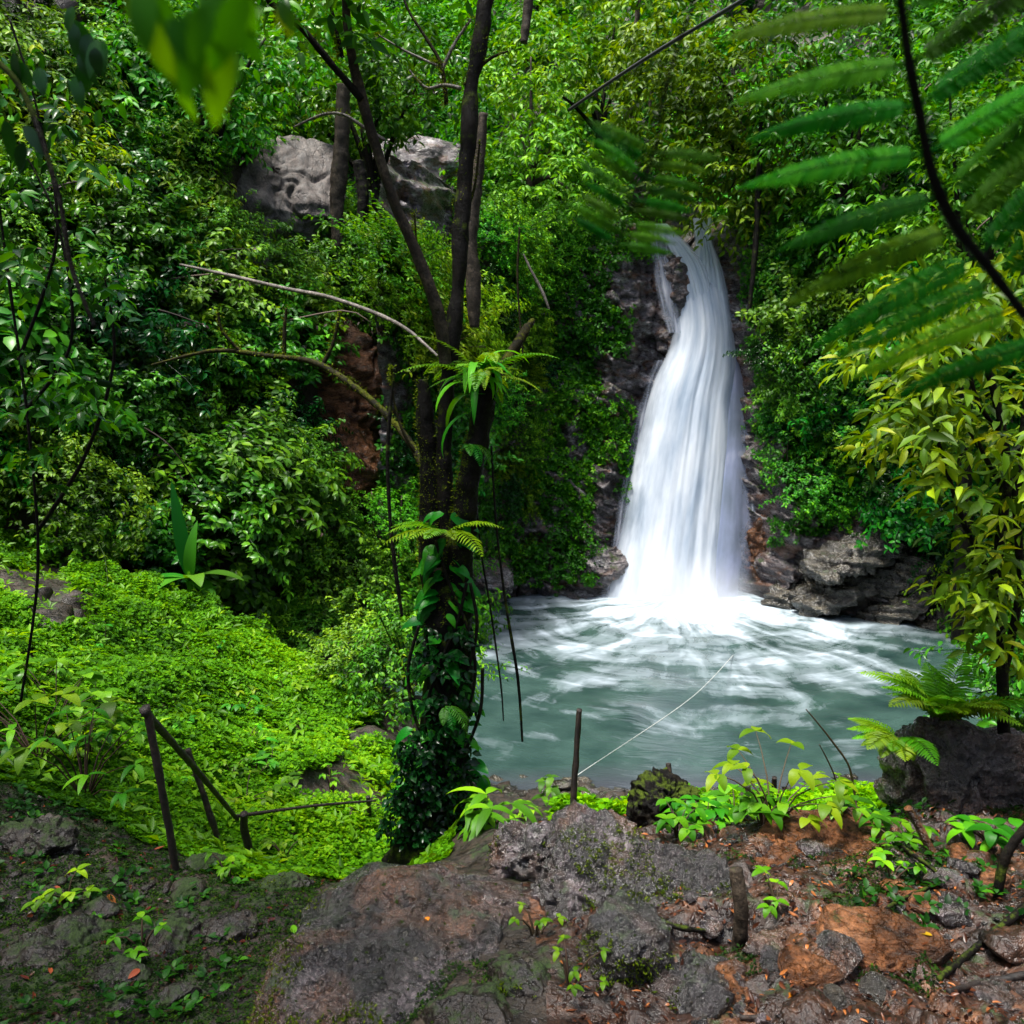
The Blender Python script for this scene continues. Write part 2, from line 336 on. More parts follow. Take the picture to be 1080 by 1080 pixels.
def axis(lo, hi, c0, c1, fine, grow):
    a = list(np.arange(c0, c1, fine)); d = fine
    while a[-1] < hi: d *= grow; a.append(a[-1] + d)
    d = fine; b = [c0]
    while b[-1] > lo: d *= grow; b.append(b[-1] - d)
    return np.array(b[::-1][:-1] + a)
gx = axis(-32, 34, -2.6, 3.4, .022, 1.016); gy = axis(-9, 52, 1.4, 4.6, .022, 1.012)
X, Y = np.meshgrid(gx, gy); Z = terr(X, Y); G3 = np.stack([X, Y, Z], -1)
far = sstep(5.5, 9, Y)[..., None]
du = np.gradient(G3, axis=1); dv = np.gradient(G3, axis=0); GN = nrm(np.cross(du, dv))
G3 = G3 + GN * far * (.35 * fbm(G3 * .8, 4, 61, True) * sstep(.95, .5, GN[..., 2]))[..., None]
nx, ny = len(gx), len(gy)
i = np.arange(ny - 1)[:, None] * nx; j = np.arange(nx - 1)[None]
mb = MB(); mb.add(G3.reshape(-1, 3), np.stack([i + j, i + j + 1, i + nx + j + 1, i + nx + j], -1).reshape(-1, 4), 0)
ground = mb.build('ground', M['soil'], smooth=True)
tag(ground, 'damp brown soil of the gorge floor and its steep sides', 'ground', kind='structure')
# the rock wall round the head of the pool
cx_ = np.arange(-2.2, 9.6, .035); cz_ = np.arange(-.6, 9.0, .035); CX, CZ = np.meshgrid(cx_, cz_)
CY = np.interp(CX, [-2.2,-1.3,0.1,1.9,2.6,5.0,5.4,5.9,7.0,9.3,10], [14.0,16.4,18.7,19.35,19.5,19.5,19.1,18.2,17.3,16.2,15.8]) + .11 * CZ
cp3 = np.stack([CX, CY * .6, CZ], -1)
tilt = CX * .55 + CZ * 1.0 + .5 * fbm(cp3 * .9, 3, 130)
led = (tilt * 1.5) % 1; led2 = (tilt * 4.7 + fbm(cp3 * 2, 2, 131)) % 1
dsp = .55 * fbm(cp3 * .75, 3, 132) + .38 * fbm(cp3 * 1.6, 4, 133, True) + .22 * (led - .5) + .09 * (led2 - .5) + .07 * fbm(cp3 * 5, 4, 134)
butt = .5 * np.exp(-((CX - 1.85 - .10 * CZ) / .55) ** 2) + .55 * np.exp(-((CX - 5.75 + .06 * CZ) / .5) ** 2) - .25 * np.exp(-((CX - 3.7) / .9) ** 2)
CY = CY - dsp - butt - .10; topz = 8.6 + .5 * fbm(cp3 * .8, 2, 135) - .55 * np.exp(-((CX - 3.9) / .8) ** 2) * 1.0
over = sstep(topz - .5, topz, CZ); CY = CY + over * 1.6; CZ2 = np.minimum(CZ, topz + .1)
CXd = CX + .12 * fbm(cp3 * 2.2, 3, 136)
mb = MB(); nxx = len(cx_); i = np.arange(len(cz_) - 1)[:, None] * nxx; j = np.arange(nxx - 1)[None]
CL3 = np.stack([CXd, CY, CZ2], -1); clf = np.stack([i + j, i + j + 1, i + nxx + j + 1, i + nxx + j], -1).reshape(-1, 4)
mb.add(CL3.reshape(-1, 3), clf, 0); cliff = mb.build('cliff', M['rock_fall'], smooth=True)
tag(cliff, 'dark wet ledgy rock wall round the head of the pool behind the waterfall', 'cliff', kind='structure')
from mathutils.bvhtree import BVHTree
dgr = bpy.context.evaluated_depsgraph_get()
BVH0 = BVHTree.FromObject(ground, dgr); BVH1 = BVHTree.FromObject(cliff, dgr)
class _Both:
    def ray_cast(s, o, d):
        a = BVH0.ray_cast(o, d); b = BVH1.ray_cast(o, d)
        if a[0] is None: return b
        if b[0] is None: return a
        return a if a[3] < b[3] else b
BVH = _Both()
def hit(px, py, fallback=20.0):
    """where the ground is, seen at that point of the photo"""
    d = P(px, py, 10.0) - CAM; d /= np.linalg.norm(d)
    h = BVH.ray_cast(Vector(CAM), Vector(d))
    return (np.array(h[0]), np.array(h[1])) if h[0] is not None else (P(px, py, fallback), np.array([0, 0, 1.0]))
def gz(x, y):
    h = BVH.ray_cast(Vector((x, y, 60)), Vector((0, 0, -1)))
    return h[0].z if h[0] is not None else float(terr(x, y))
# face centres of the terrain, to scatter on
q = G3; cen = (q[:-1, :-1] + q[1:, 1:] + q[:-1, 1:] + q[1:, :-1]) / 4
ar = np.linalg.norm(np.cross(q[1:, 1:] - q[:-1, :-1], q[:-1, 1:] - q[1:, :-1]), axis=-1) * .5
cen = cen.reshape(-1, 3); ar = ar.ravel(); du = np.gradient(G3, axis=1); dv = np.gradient(G3, axis=0); cn = nrm(np.cross(du, dv))[:-1, :-1].reshape(-1, 3)
cpx, cpy = proj(cen); cy_ = cen[:, 1]; csp = sdf(POOL, cen[:, 0], cen[:, 1]); cs = sdf(FLOOR, cen[:, 0], cen[:, 1])
infr = (cy_ > .8) & (cpx > -260) & (cpx < 1340) & (cpy > -330) & (cpy < 1300)
tov = CAM - cen; facing = (tov * cn).sum(-1) > -.25 * np.linalg.norm(tov, axis=1)
def ell(px, py, cx, cy0, rx, ry): return ((px - cx) / rx) ** 2 + ((py - cy0) / ry) ** 2 < 1
def inpoly(poly, px, py): return sdf(np.array(poly, float), px, py) < 0
# the green clearing, in plan
SLOPE = np.array([(-.85,5.0),(-1.0,7),(-1.05,8.0),(-2.2,8.9),(-3.3,9.7),(-4.6,10.2),(-6.1,9.2),(-6.3,7.6),(-5.4,6.2),(-4.3,5.0),(-3.6,4.6),(-2.3,4.3),(-1.2,3.8),(-.42,3.9),(-.40,4.5)], float)
csl = sdf(SLOPE, cen[:, 0], cen[:, 1])
ccen = CL3[:-1, :-1].reshape(-1, 3); ccn = nrm(np.cross(np.gradient(CL3, axis=1), np.gradient(CL3, axis=0)))[:-1, :-1].reshape(-1, 3)
ccpx, ccpy = proj(ccen)
def sample_cliff(mask, n):
    k = rng.choice(len(ccen), n, p=mask / mask.sum()); return ccen[k] + rng.normal(size=(n, 3)) * .02, ccn[k]
def sample(mask, n):
    if len(mask) == len(ccen): return sample_cliff(mask, n)
    w_ = ar * mask; w_ = w_ / w_.sum(); k = rng.choice(len(cen), n, p=w_)
    jit = rng.normal(size=(n, 3)) * (np.sqrt(ar[k]) * .4)[:, None]; jit -= cn[k] * (jit * cn[k]).sum(-1, keepdims=True)
    return cen[k] + jit, cn[k]

# ------------------------------------------------------------------ water
IMP = np.array([3.62, 17.75, 0.0])
def watermat():
    m, n, out = newmat('pool_water')
    tc = nd(n, 'ShaderNodeTexCoord'); o = tc.outputs['Object']
    wn = noise(n, .45, 4, o, .5); ws = nd(n, 'ShaderNodeVectorMath', operation='SCALE'); ws.inputs['Scale'].default_value = 1.5
    sub = nd(n, 'ShaderNodeVectorMath', operation='SUBTRACT'); sub.inputs[1].default_value = (.5, .5, .5)
    n.links.new(wn.outputs['Color'], sub.inputs[0]); n.links.new(sub.outputs[0], ws.inputs[0])
    wa = nd(n, 'ShaderNodeVectorMath', operation='ADD'); n.links.new(o, wa.inputs[0]); n.links.new(ws.outputs[0], wa.inputs[1])
    sx = nd(n, 'ShaderNodeSeparateXYZ'); n.links.new(wa.outputs[0], sx.inputs[0]); x, y = sx.outputs[0], sx.outputs[1]
    r = math_(n, 'SQRT', math_(n, 'ADD', math_(n, 'MULTIPLY', x, x), math_(n, 'MULTIPLY', y, y)))
    so = nd(n, 'ShaderNodeSeparateXYZ'); n.links.new(o, so.inputs[0])
    r0 = math_(n, 'SQRT', math_(n, 'ADD', math_(n, 'MULTIPLY', so.outputs[0], so.outputs[0]), math_(n, 'MULTIPLY', so.outputs[1], so.outputs[1])))
    th = math_(n, 'ARCTAN2', x, math_(n, 'MULTIPLY', y, -1))
    def pol(fr, ft, off):
        c = nd(n, 'ShaderNodeCombineXYZ'); n.links.new(math_(n, 'MULTIPLY', r, fr), c.inputs[0]); n.links.new(math_(n, 'MULTIPLY', th, ft), c.inputs[1]); c.inputs[2].default_value = off; return c.outputs[0]
    ring = noise(n, 1, 5, pol(1.7, 2.2, 3), .55, .6)      # arcs drawn round the splash
    rad = noise(n, 1, 5, pol(.55, 7.5, 9), .6, .3)        # streaks running out of it
    fine = noise(n, 1, 4, pol(5.5, 4.5, 1), .6, .5)
    blot = noise(n, .55, 4, o, .55)
    fall = ramp(n, [(0.0, (1,1,1)), (.12, (.95,)*3), (.21, (.72,)*3), (.45, (.60,)*3), (.66, (.38,)*3), (1, (.16,)*3)], math_(n, 'DIVIDE', r0, 10.0)).outputs[0]
    s = math_(n, 'ADD', math_(n, 'MULTIPLY', ring.outputs['Fac'], .36), math_(n, 'MULTIPLY', rad.outputs['Fac'], .44))
    s = math_(n, 'ADD', s, math_(n, 'MULTIPLY', fine.outputs['Fac'], .15)); s = math_(n, 'ADD', s, math_(n, 'MULTIPLY', blot.outputs['Fac'], .25))
    s = math_(n, 'ADD', math_(n, 'MULTIPLY', math_(n, 'SUBTRACT', s, .60), 2.6), .42)   # ~0..1
    f = math_(n, 'ADD', math_(n, 'SUBTRACT', fall, .5), s)
    fm = ramp(n, [(.36, (0,0,0)), (.60, (.40,)*3), (.84, (1,1,1))], f).outputs[0]
    bn = noise(n, 1.3, 5, o)
    body = ramp(n, [(.3, (.012,.030,.028)), (.7, (.040,.078,.068))], bn.outputs['Fac']).outputs[0]
    # shallow stony margin at the near shore
    sh = math_(n, 'ADD', so.outputs[1], math_(n, 'MULTIPLY', blot.outputs['Fac'], .8))
    shm = ramp(n, [(0, (1,1,1)), (.5, (0,0,0))], math_(n, 'MULTIPLY', math_(n, 'ADD', sh, 8.0), .9)).outputs[0]
    body = mix(n, math_(n, 'MULTIPLY', shm, .6), body, (.05, .045, .065))
    col = mix(n, fm, body, (.36, .43, .49))
    b = nd(n, 'ShaderNodeBsdfPrincipled'); n.links.new(col, b.inputs['Base Color'])
    n.links.new(ramp(n, [(0, (.16,)*3), (1, (.8,)*3)], fm).outputs[0], b.inputs['Roughness']); b.inputs['Specular IOR Level'].default_value = .5
    bp = nd(n, 'ShaderNodeBump'); bp.inputs['Strength'].default_value = .35; bp.inputs['Distance'].default_value = .1
    n.links.new(math_(n, 'ADD', ring.outputs['Fac'], math_(n, 'MULTIPLY', fine.outputs['Fac'], .4)), bp.inputs['Height']); n.links.new(bp.outputs[0], b.inputs['Normal'])
    n.links.new(b.outputs[0], out.inputs[0]); return m
M['pool'] = watermat()
ax = np.arange(-3, 11.5, .07); ay = np.arange(8.3, 21, .07); WX, WY = np.meshgrid(ax, ay)
r_ = np.hypot(WX - IMP[0], WY - IMP[1])
WZ = .03 * fbm(np.stack([WX * 1.2, WY * 1.2, 0 * WX], -1), 4, 71) + .16 * np.exp(-(r_ / 1.5) ** 2) * (1 + .5 * fbm(np.stack([WX * 2, WY * 2, 0 * WX], -1), 3, 72)) + .04 * np.exp(-r_ / 3) * np.sin(r_ * 5)
k = sdf(POOL, WX, WY) < 1.0; n_x = len(ax)
i = np.arange(len(ay) - 1)[:, None] * n_x; j = np.arange(n_x - 1)[None]; fa = np.stack([i + j, i + j + 1, i + n_x + j + 1, i + n_x + j], -1)[k[:-1, :-1]]
V = np.stack([WX, WY, WZ], -1).reshape(-1, 3); used = np.unique(fa); re = np.zeros(len(V), int); re[used] = np.arange(len(used))
mb = MB(); mb.add(V[used] - IMP, re[fa], 0); pool = mb.build('water', M['pool'], smooth=True); pool.location = IMP.tolist()
tag(pool, 'grey-green plunge pool with white foam swirling out from the fall', 'water', kind='structure')

def fallmat(name, dens, col=(.78, .84, .91), fu=15, fv=.7, seed=0):
    m, n, out = newmat(name); au = nd(n, 'ShaderNodeAttribute', attribute_name='u'); av = nd(n, 'ShaderNodeAttribute', attribute_name='v'); ad = nd(n, 'ShaderNodeAttribute', attribute_name='dens')
    def uv(a, b, c):
        x = nd(n, 'ShaderNodeCombineXYZ'); n.links.new(math_(n, 'MULTIPLY', au.outputs['Fac'], a), x.inputs[0]); n.links.new(math_(n, 'MULTIPLY', av.outputs['Fac'], b), x.inputs[1]); x.inputs[2].default_value = c + seed; return x.outputs[0]
    a = noise(n, 1, 5, uv(fu * .28, fv * 1.4, 2), .55, .15); b = noise(n, 1, 5, uv(fu, fv, 5), .6, .1); c = noise(n, 1, 3, uv(fu * 4, fv * 2.4, 9), .6)
    s = math_(n, 'ADD', math_(n, 'MULTIPLY', a.outputs['Fac'], .80), math_(n, 'MULTIPLY', b.outputs['Fac'], .17)); s = math_(n, 'ADD', s, math_(n, 'MULTIPLY', c.outputs['Fac'], .05))
    s = math_(n, 'MULTIPLY', math_(n, 'SUBTRACT', s, .5), 1.9)
    al = math_(n, 'ADD', s, math_(n, 'MULTIPLY', ad.outputs['Fac'], dens)); al = math_(n, 'MULTIPLY', al, 1.0, clamp=True)
    edge = math_(n, 'MULTIPLY', ad.outputs['Fac'], 3.0, clamp=True); al = math_(n, 'MULTIPLY', al, edge)
    cr = ramp(n, [(.34, tuple(q * .60 for q in (.64, .80, 1.0))), (.56, col), (.78, (.93, .94, .95))], math_(n, 'ADD', math_(n, 'MULTIPLY', b.outputs['Fac'], .18), math_(n, 'ADD', math_(n, 'MULTIPLY', a.outputs['Fac'], .79), math_(n, 'MULTIPLY', c.outputs['Fac'], .03))))
    bs = nd(n, 'ShaderNodeBsdfPrincipled'); n.links.new(cr.outputs[0], bs.inputs['Base Color']); bs.inputs['Roughness'].default_value = .75
    bs.inputs['Specular IOR Level'].default_value = .2
    tl = nd(n, 'ShaderNodeBsdfTranslucent'); n.links.new(cr.outputs[0], tl.inputs[0]); ms = nd(n, 'ShaderNodeMixShader'); ms.inputs[0].default_value = .35
    n.links.new(bs.outputs[0], ms.inputs[1]); n.links.new(tl.outputs[0], ms.inputs[2])
    tp = nd(n, 'ShaderNodeBsdfTransparent'); mx = nd(n, 'ShaderNodeMixShader'); n.links.new(al, mx.inputs[0]); n.links.new(tp.outputs[0], mx.inputs[1]); n.links.new(ms.outputs[0], mx.inputs[2])
    n.links.new(mx.outputs[0], out.inputs[0]); return m
def yfall(z): return 18.25 + 2.0 * (np.clip(z, 0, 9) / 8.6) ** .8
def sheet(name, tab, mat, parent, bulge=.35, off=0.0, nu=90, nv=220, dfun=None, rip=.03, seed=0):
    """tab: (py, px_left, px_right) rows read off the fall, placed on its real sloping face"""
    tab = np.array(tab, float); py = np.linspace(tab[0, 0], tab[-1, 0], nv)
    l = np.interp(py, tab[:, 0], tab[:, 1]); r = np.interp(py, tab[:, 0], tab[:, 2])
    ker = np.ones(13) / 13; sm = lambda a: np.convolve(np.pad(a, 6, 'edge'), ker, 'valid'); l = sm(l); r = sm(r)
    u = np.linspace(0, 1, nu); V = np.empty((nv, nu, 3))
    for q in range(nv):
        z = 0.0; Yv = 19.0
        for _ in range(4):
            z = P(700, py[q], Yv)[2]; Yv = float(yfall(z))
        a = P(l[q], py[q], Yv); b = P(r[q], py[q], Yv)
        V[q] = a[None] + (b - a)[None] * u[:, None]; V[q, :, 1] -= off
    bb = bulge * np.sin(np.pi * u) ** .7; V[:, :, 1] -= bb[None] * sstep(0, .25, np.linspace(0, 1, nv))[:, None]
    UU, VV = np.meshgrid(u, np.linspace(0, 1, nv))
    V[:, :, 1] += rip * fbm(np.stack([UU * 16, VV * 3, 0 * UU + seed], -1), 3, 80 + seed)
    d = dfun(UU, VV) if dfun else np.sin(np.pi * UU) ** .6
    mb = MB(); i = np.arange(nv - 1)[:, None] * nu; j = np.arange(nu - 1)[None]
    mb.add(V.reshape(-1, 3), np.stack([i + j, i + nu + j, i + nu + j + 1, i + j + 1], -1).reshape(-1, 4), 0)
    o = mb.build(name, mat, parent, smooth=True); me = o.data
    for nm, arr in (('u', UU), ('v', VV * (tab[-1, 0] - tab[0, 0]) / 100), ('dens', d)):
        a = me.attributes.new(nm, 'FLOAT', 'POINT'); a.data.foreach_set('value', arr.ravel().astype(np.float32))
    return o
wf = empty('waterfall', (3.7, 19.2, 0), 'tall white veil of water dropping between dark cliffs into the pool', 'waterfall')
wf['kind'] = 'structure'; INV = Matrix.Translation((-3.7, -19.2, 0))
core = [(258,716,752),(276,716,758),(296,708,764),(320,710,768),(345,710,772),(372,703,775),(392,692,776),(420,682,772),(470,670,770),(520,660,766),(570,651,762),(610,643,760),(640,636,764)]
wide = [(290,706,770),(330,712,778),(372,706,782),(400,692,792),(440,680,797),(500,664,797),(560,652,797),(600,645,796),(640,638,796)]
leftj = [(238,686,704),(250,692,716),(262,700,728),(280,708,742),(300,712,750),(330,716,756),(360,714,760)]
rightj = [(231,722,752),(242,728,750),(256,731,750),(270,728,756),(290,722,764),(310,716,768),(360,712,772)]
edgef = lambda UU, VV: np.clip(np.sin(np.pi * UU), 0, 1) ** .8
M['fall_core'] = fallmat('fall_core', 1.35); M['fall_veil'] = fallmat('fall_veil', 1.0, (.42, .48, .70), 14, .8, 4); M['fall_thin'] = fallmat('fall_thin', .42, (.5, .54, .66), 16, 1.6, 8)
def rl(o):
    o.data.transform(INV); return o
rl(sheet('main_sheet', core, M['fall_core'], wf, .40, .10, dfun=lambda U, V: np.clip(np.sin(np.pi * U), 0, 1) ** .4 * (1 - .35 * sstep(.55, 1, U) * 0) * sstep(0, .16, V) ** 1.5))
rl(sheet('side_veil', wide, M['fall_veil'], wf, .28, .0, dfun=lambda U, V: np.clip(np.sin(np.pi * U), 0, 1) ** .8 * sstep(0, .15, V), seed=3))
rl(sheet('upper_stream', leftj, M['fall_core'], wf, .12, .22, nv=120, dfun=lambda U, V: np.sin(np.pi * np.clip(U, 0, 1)) ** .8 * (1 - .9 * sstep(.6, 1, V)), seed=5))
rl(sheet('upper_stream', rightj, M['fall_core'], wf, .14, .12, nv=120, dfun=lambda U, V: np.sin(np.pi * np.clip(U, 0, 1)) ** .7 * (1 - .9 * sstep(.7, 1, V)), seed=7))
rl(sheet('trickle', [(244,682,702),(270,684,704),(300,688,712),(330,694,714),(352,702,716)], M['fall_thin'], wf, .05, .30, nv=80, nu=40, seed=9))
rl(sheet('trickle', [(332,766,774),(345,776,790),(358,790,800),(380,796,808),(420,796,806),(470,792,800),(540,788,797)], M['fall_thin'], wf, .02, .12, nv=120, nu=30, seed=11, dfun=lambda U, V: .75 * np.sin(np.pi * U)))
rl(sheet('trickle', [(380,692,704),(400,680,696),(460,664,684),(520,652,672),(600,638,656),(636,630,652)], M['fall_thin'], wf, .03, .05, nv=120, nu=30, seed=13, dfun=lambda U, V: .7 * np.sin(np.pi * U)))
def mistmat():
    m, n, out = newmat('spray'); tc = nd(n, 'ShaderNodeTexCoord')
    g = nd(n, 'ShaderNodeTexGradient', gradient_type='SPHERICAL'); n.links.new(tc.outputs['Object'], g.inputs[0])
    nz = noise(n, 2.5, 3, tc.outputs['Object']); d = math_(n, 'POWER', g.outputs['Fac'], 1.6)
    d = math_(n, 'MULTIPLY', d, math_(n, 'MULTIPLY', nz.outputs['Fac'], 3.2))
    v = nd(n, 'ShaderNodeVolumePrincipled'); v.inputs['Color'].default_value = (.97, .97, 1, 1); v.inputs['Anisotropy'].default_value = 0
    n.links.new(d, v.inputs['Density']); n.links.new(v.outputs[0], out.inputs['Volume']); return m
bm = bmesh.new(); bmesh.ops.create_icosphere(bm, subdivisions=3, radius=1); me = bpy.data.meshes.new('spray'); bm.to_mesh(me); bm.free(); me.materials.append(mistmat())
sp_ = bpy.data.objects.new('spray', me); COL.objects.link(sp_); sp_.location = (3.62, 17.75, .05); sp_.scale = (1.9, 1.2, 1.25)
tag(sp_, 'soft white spray hanging where the fall meets the pool', 'spray', kind='stuff')

# ------------------------------------------------------------------ rocks
def rock(name, loc, size, mat, label, cat='rock', group=None, seed=0, sub=5, cuts=9, rough=.10, rot=(0,0,0), flat=None, strata=0, parent=None, power=1.0):
    bm = bmesh.new(); bmesh.ops.create_icosphere(bm, subdivisions=sub, radius=1)
    V = np.array([v.co for v in bm.verts]); r = np.random.default_rng(seed + 100)
    if power != 1: V = np.sign(V) * np.abs(V) ** power
    for c in range(cuts):
        d = r.normal(size=3); d /= np.linalg.norm(d); h = r.uniform(.55, .85); ex = np.maximum(V @ d - h, 0); V -= ex[:, None] * d * .93
    if flat is not None:
        d = np.array(flat[:3], float); d /= np.linalg.norm(d); ex = np.maximum(V @ d - flat[3], 0); V -= ex[:, None] * d * .96
    size = np.array(size, float); V = V * size; Nn = nrm(V / size ** 2); s0 = size.mean()
    cr = fbm(V / s0 * 1.5, 3, seed + 31); V = V - Nn * (s0 * .07 * np.exp(-(cr / .035) ** 2))[:, None]
    V = V + Nn * (s0 * rough * (1.6 * fbm(V / s0 * 1.3, 4, seed) + .8 * fbm(V / s0 * 3.2, 4, seed + 9, True) + .35 * fbm(V / s0 * 9, 3, seed + 5) + (.30 * fbm(V / s0 * 6, 4, seed + 6, True) if rough > .055 else 0)))[:, None]
    if strata:
        w_ = fbm(V / s0 * 1.2, 2, seed + 20) * .6 + V[:, 2] / s0 * strata + V[:, 0] / s0 * strata * .55
        V = V + Nn * (s0 * (.13 if 'shore' in mat.name else .07) * (np.abs((w_ % 1) - .5) * 2 - .5))[:, None]
    for v, c in zip(bm.verts, V): v.co = c
    me = bpy.data.meshes.new(name); bm.to_mesh(me); bm.free(); me.polygons.foreach_set('use_smooth', np.ones(len(me.polygons), bool)); me.materials.append(mat)
    o = bpy.data.objects.new(name, me); COL.objects.link(o); o.location = [float(q) for q in loc]; o.rotation_euler = [R(a) for a in rot]
    if parent is not None: o.parent = parent
    else: tag(o, label, cat, group)
    return o
def name_fix(kw): return kw.pop('fix', False)
def rk(px, py, Yv, size, mat, label, dz=0, **kw):
    p, nn = hit(px, py); p[2] += dz; p = p - (nn * min(size) * .25 if Yv > 6 else 0)
    if name_fix(kw): p = P(px, py, Yv)
    return rock(kw.pop('name', 'rock'), p, size, M[mat], label, **kw)
# foreground
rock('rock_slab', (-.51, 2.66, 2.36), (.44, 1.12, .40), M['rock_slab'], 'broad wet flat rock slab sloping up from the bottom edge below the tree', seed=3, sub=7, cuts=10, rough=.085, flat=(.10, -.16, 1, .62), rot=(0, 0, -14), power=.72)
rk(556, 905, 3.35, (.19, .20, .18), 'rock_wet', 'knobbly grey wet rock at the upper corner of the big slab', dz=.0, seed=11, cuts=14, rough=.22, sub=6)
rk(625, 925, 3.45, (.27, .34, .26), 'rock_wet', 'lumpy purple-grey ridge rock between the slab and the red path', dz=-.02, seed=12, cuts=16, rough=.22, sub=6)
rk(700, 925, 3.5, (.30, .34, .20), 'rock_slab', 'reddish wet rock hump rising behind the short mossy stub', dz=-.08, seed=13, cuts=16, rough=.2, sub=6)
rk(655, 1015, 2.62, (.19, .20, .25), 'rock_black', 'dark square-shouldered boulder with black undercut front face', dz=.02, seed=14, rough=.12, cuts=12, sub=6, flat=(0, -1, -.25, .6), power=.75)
rk(545, 1035, 2.35, (.12, .13, .10), 'mossy_rock', 'small green-mossed rock wedged beside the slab', dz=-.05, seed=15, rough=.12)
rk(740, 1030, 2.55, (.15, .15, .12), 'rock_black', 'round dark stone between the black boulder and the stub', dz=-.05, seed=16, rough=.12)
rk(505, 1075, 2.15, (.20, .16, .12), 'mossy_rock', 'moss-covered stone at the bottom edge in front of the slab', dz=-.06, seed=17, rough=.10)
rk(850, 890, 4.05, (.42, .36, .20), 'rock_brown', 'smooth brown dome of rock with a yellow leaf lying on it', dz=-.05, seed=18, rough=.05, sub=6, flat=(-.1, -.3, 1, .62))
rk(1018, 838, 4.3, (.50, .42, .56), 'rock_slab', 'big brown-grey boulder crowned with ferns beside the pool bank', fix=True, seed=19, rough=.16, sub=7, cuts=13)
rk(925, 990, 2.95, (.24, .15, .10), 'rock_brown', 'long brown ledge stone jutting from the red leaf litter', dz=-.03, seed=20, rough=.10, rot=(0, 0, -25), flat=(0, 0, 1, .6))
rk(1040, 925, 3.3, (.10, .12, .07), 'rock_brown', 'small reddish stone under the right-hand shrub stems', dz=-.02, seed=21)
rk(877, 1058, 2.35, (.04, .04, .05), 'rock_shore', 'pale pointed pebble among the red leaves near the bottom edge', dz=0, seed=22)
rk(925, 1045, 2.45, (.05, .06, .04), 'rock_shore', 'pale flat pebble beside the brown ledge stone', dz=0, seed=23)
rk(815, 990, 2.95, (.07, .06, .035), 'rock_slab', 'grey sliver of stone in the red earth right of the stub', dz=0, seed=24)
rk(292, 935, 3.7, (.17, .15, .12), 'mossy_rock', 'mossy rock between the railing foot and the slab', dz=-.08, seed=25, rough=.14, sub=6)
rk(120, 1030, 2.6, (.13, .12, .09), 'mossy_rock', 'small grey stone low in the mossy bank', dz=-.03, seed=26)
rk(35, 895, 3.6, (.19, .18, .17), 'mossy_rock', 'dark mossed rock knob on the bank at the picture\'s left edge', dz=-.05, seed=27, rough=.16, sub=6)
rk(170, 985, 3.0, (.26, .25, .16), 'mossy_rock', 'low mossy boulder in the shady bank under the railing post', dz=-.10, seed=28, rough=.15, sub=6)
rk(60, 1000, 2.7, (.22, .22, .16), 'mossy_rock', 'black mossy hump in the dark bottom corner', dz=-.10, seed=29, rough=.15, sub=6)
rk(215, 912, 4.2, (.13, .12, .09), 'mossy_rock', 'mossy stone at the foot of the leaning railing post', dz=-.05, seed=30, rough=.13)
rk(408, 888, 4.3, (.10, .1, .09), 'rock_black', 'black wet stone at the end of the thin rail', dz=-.05, seed=31, rough=.12)
rk(350, 885, 4.75, (.20, .15, .10), 'rock_brown', 'brown wet stone behind the top of the slab', dz=-.10, seed=32, rough=.1)
# pebbly near shore
for k, (px, py, s) in enumerate([(560,815,.16),(585,822,.12),(640,828,.17),(668,838,.13),(622,838,.10),(735,842,.16),(700,835,.1),(755,850,.12),(540,800,.14),(520,825,.15),(655,818,.09)]):
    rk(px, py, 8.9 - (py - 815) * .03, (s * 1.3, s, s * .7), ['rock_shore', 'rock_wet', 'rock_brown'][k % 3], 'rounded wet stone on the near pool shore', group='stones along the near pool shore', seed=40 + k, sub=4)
# cliffs by the fall
for k, (px, py, sx, sy, sz, lb) in enumerate([
    (640,592,.50,.5,.50,'grey rock buttress at the left foot of the fall'),
    (708,318,.42,.30,1.15,'smooth wet purple-black rock face between the two upper streams'), (778,262,.40,.5,.55,'fluted pale rock at the right shoulder of the lip'),
    (808,570,.42,.5,1.0,'orange-brown rock foot right of the falling water'),
    (716,238,.30,.4,.24,'small wet boulder parting the two streams at the lip')]):
    Yv = [18.6, 19.85, 20.0, 18.7, 20.2][k]
    rk(px, py, Yv, (sx, sy, sz), 'rock_brown' if k == 3 else 'rock_fall', lb, seed=60 + k, sub=6, rough=.13, strata=2.2, cuts=7, fix=True)
for k, (px, py, Yv, sx, sy, sz, ry, lb) in enumerate([
    (835,628,18.0,.75,.6,.36,-22,'dark cracked rock at the pool edge just right of the fall'), (890,616,17.6,1.15,.8,.34,-26,'layered olive rock slab tilting into the pool'),
    (945,634,17.1,1.0,.7,.34,-28,'bright striped wet rock wedge on the far shore'), (1000,648,16.6,.9,.6,.35,-15,'low grey rock shelf at the pool\'s right end'),
    (905,578,18.2,1.3,.8,.40,-18,'shadowed overhanging rock above the far shore'), (965,598,17.4,1.1,.7,.38,-20,'dark rock ledge under the overhanging shrubs'),
    (858,590,18.4,.7,.6,.5,-10,'rounded dark rock beside the orange foot of the cliff')]):
    rk(px, py, Yv, (sx, sy, sz), 'rock_shore', lb, seed=80 + k, sub=6, rough=.12, strata=3.2, rot=(0, ry, 15), cuts=13, power=.85)
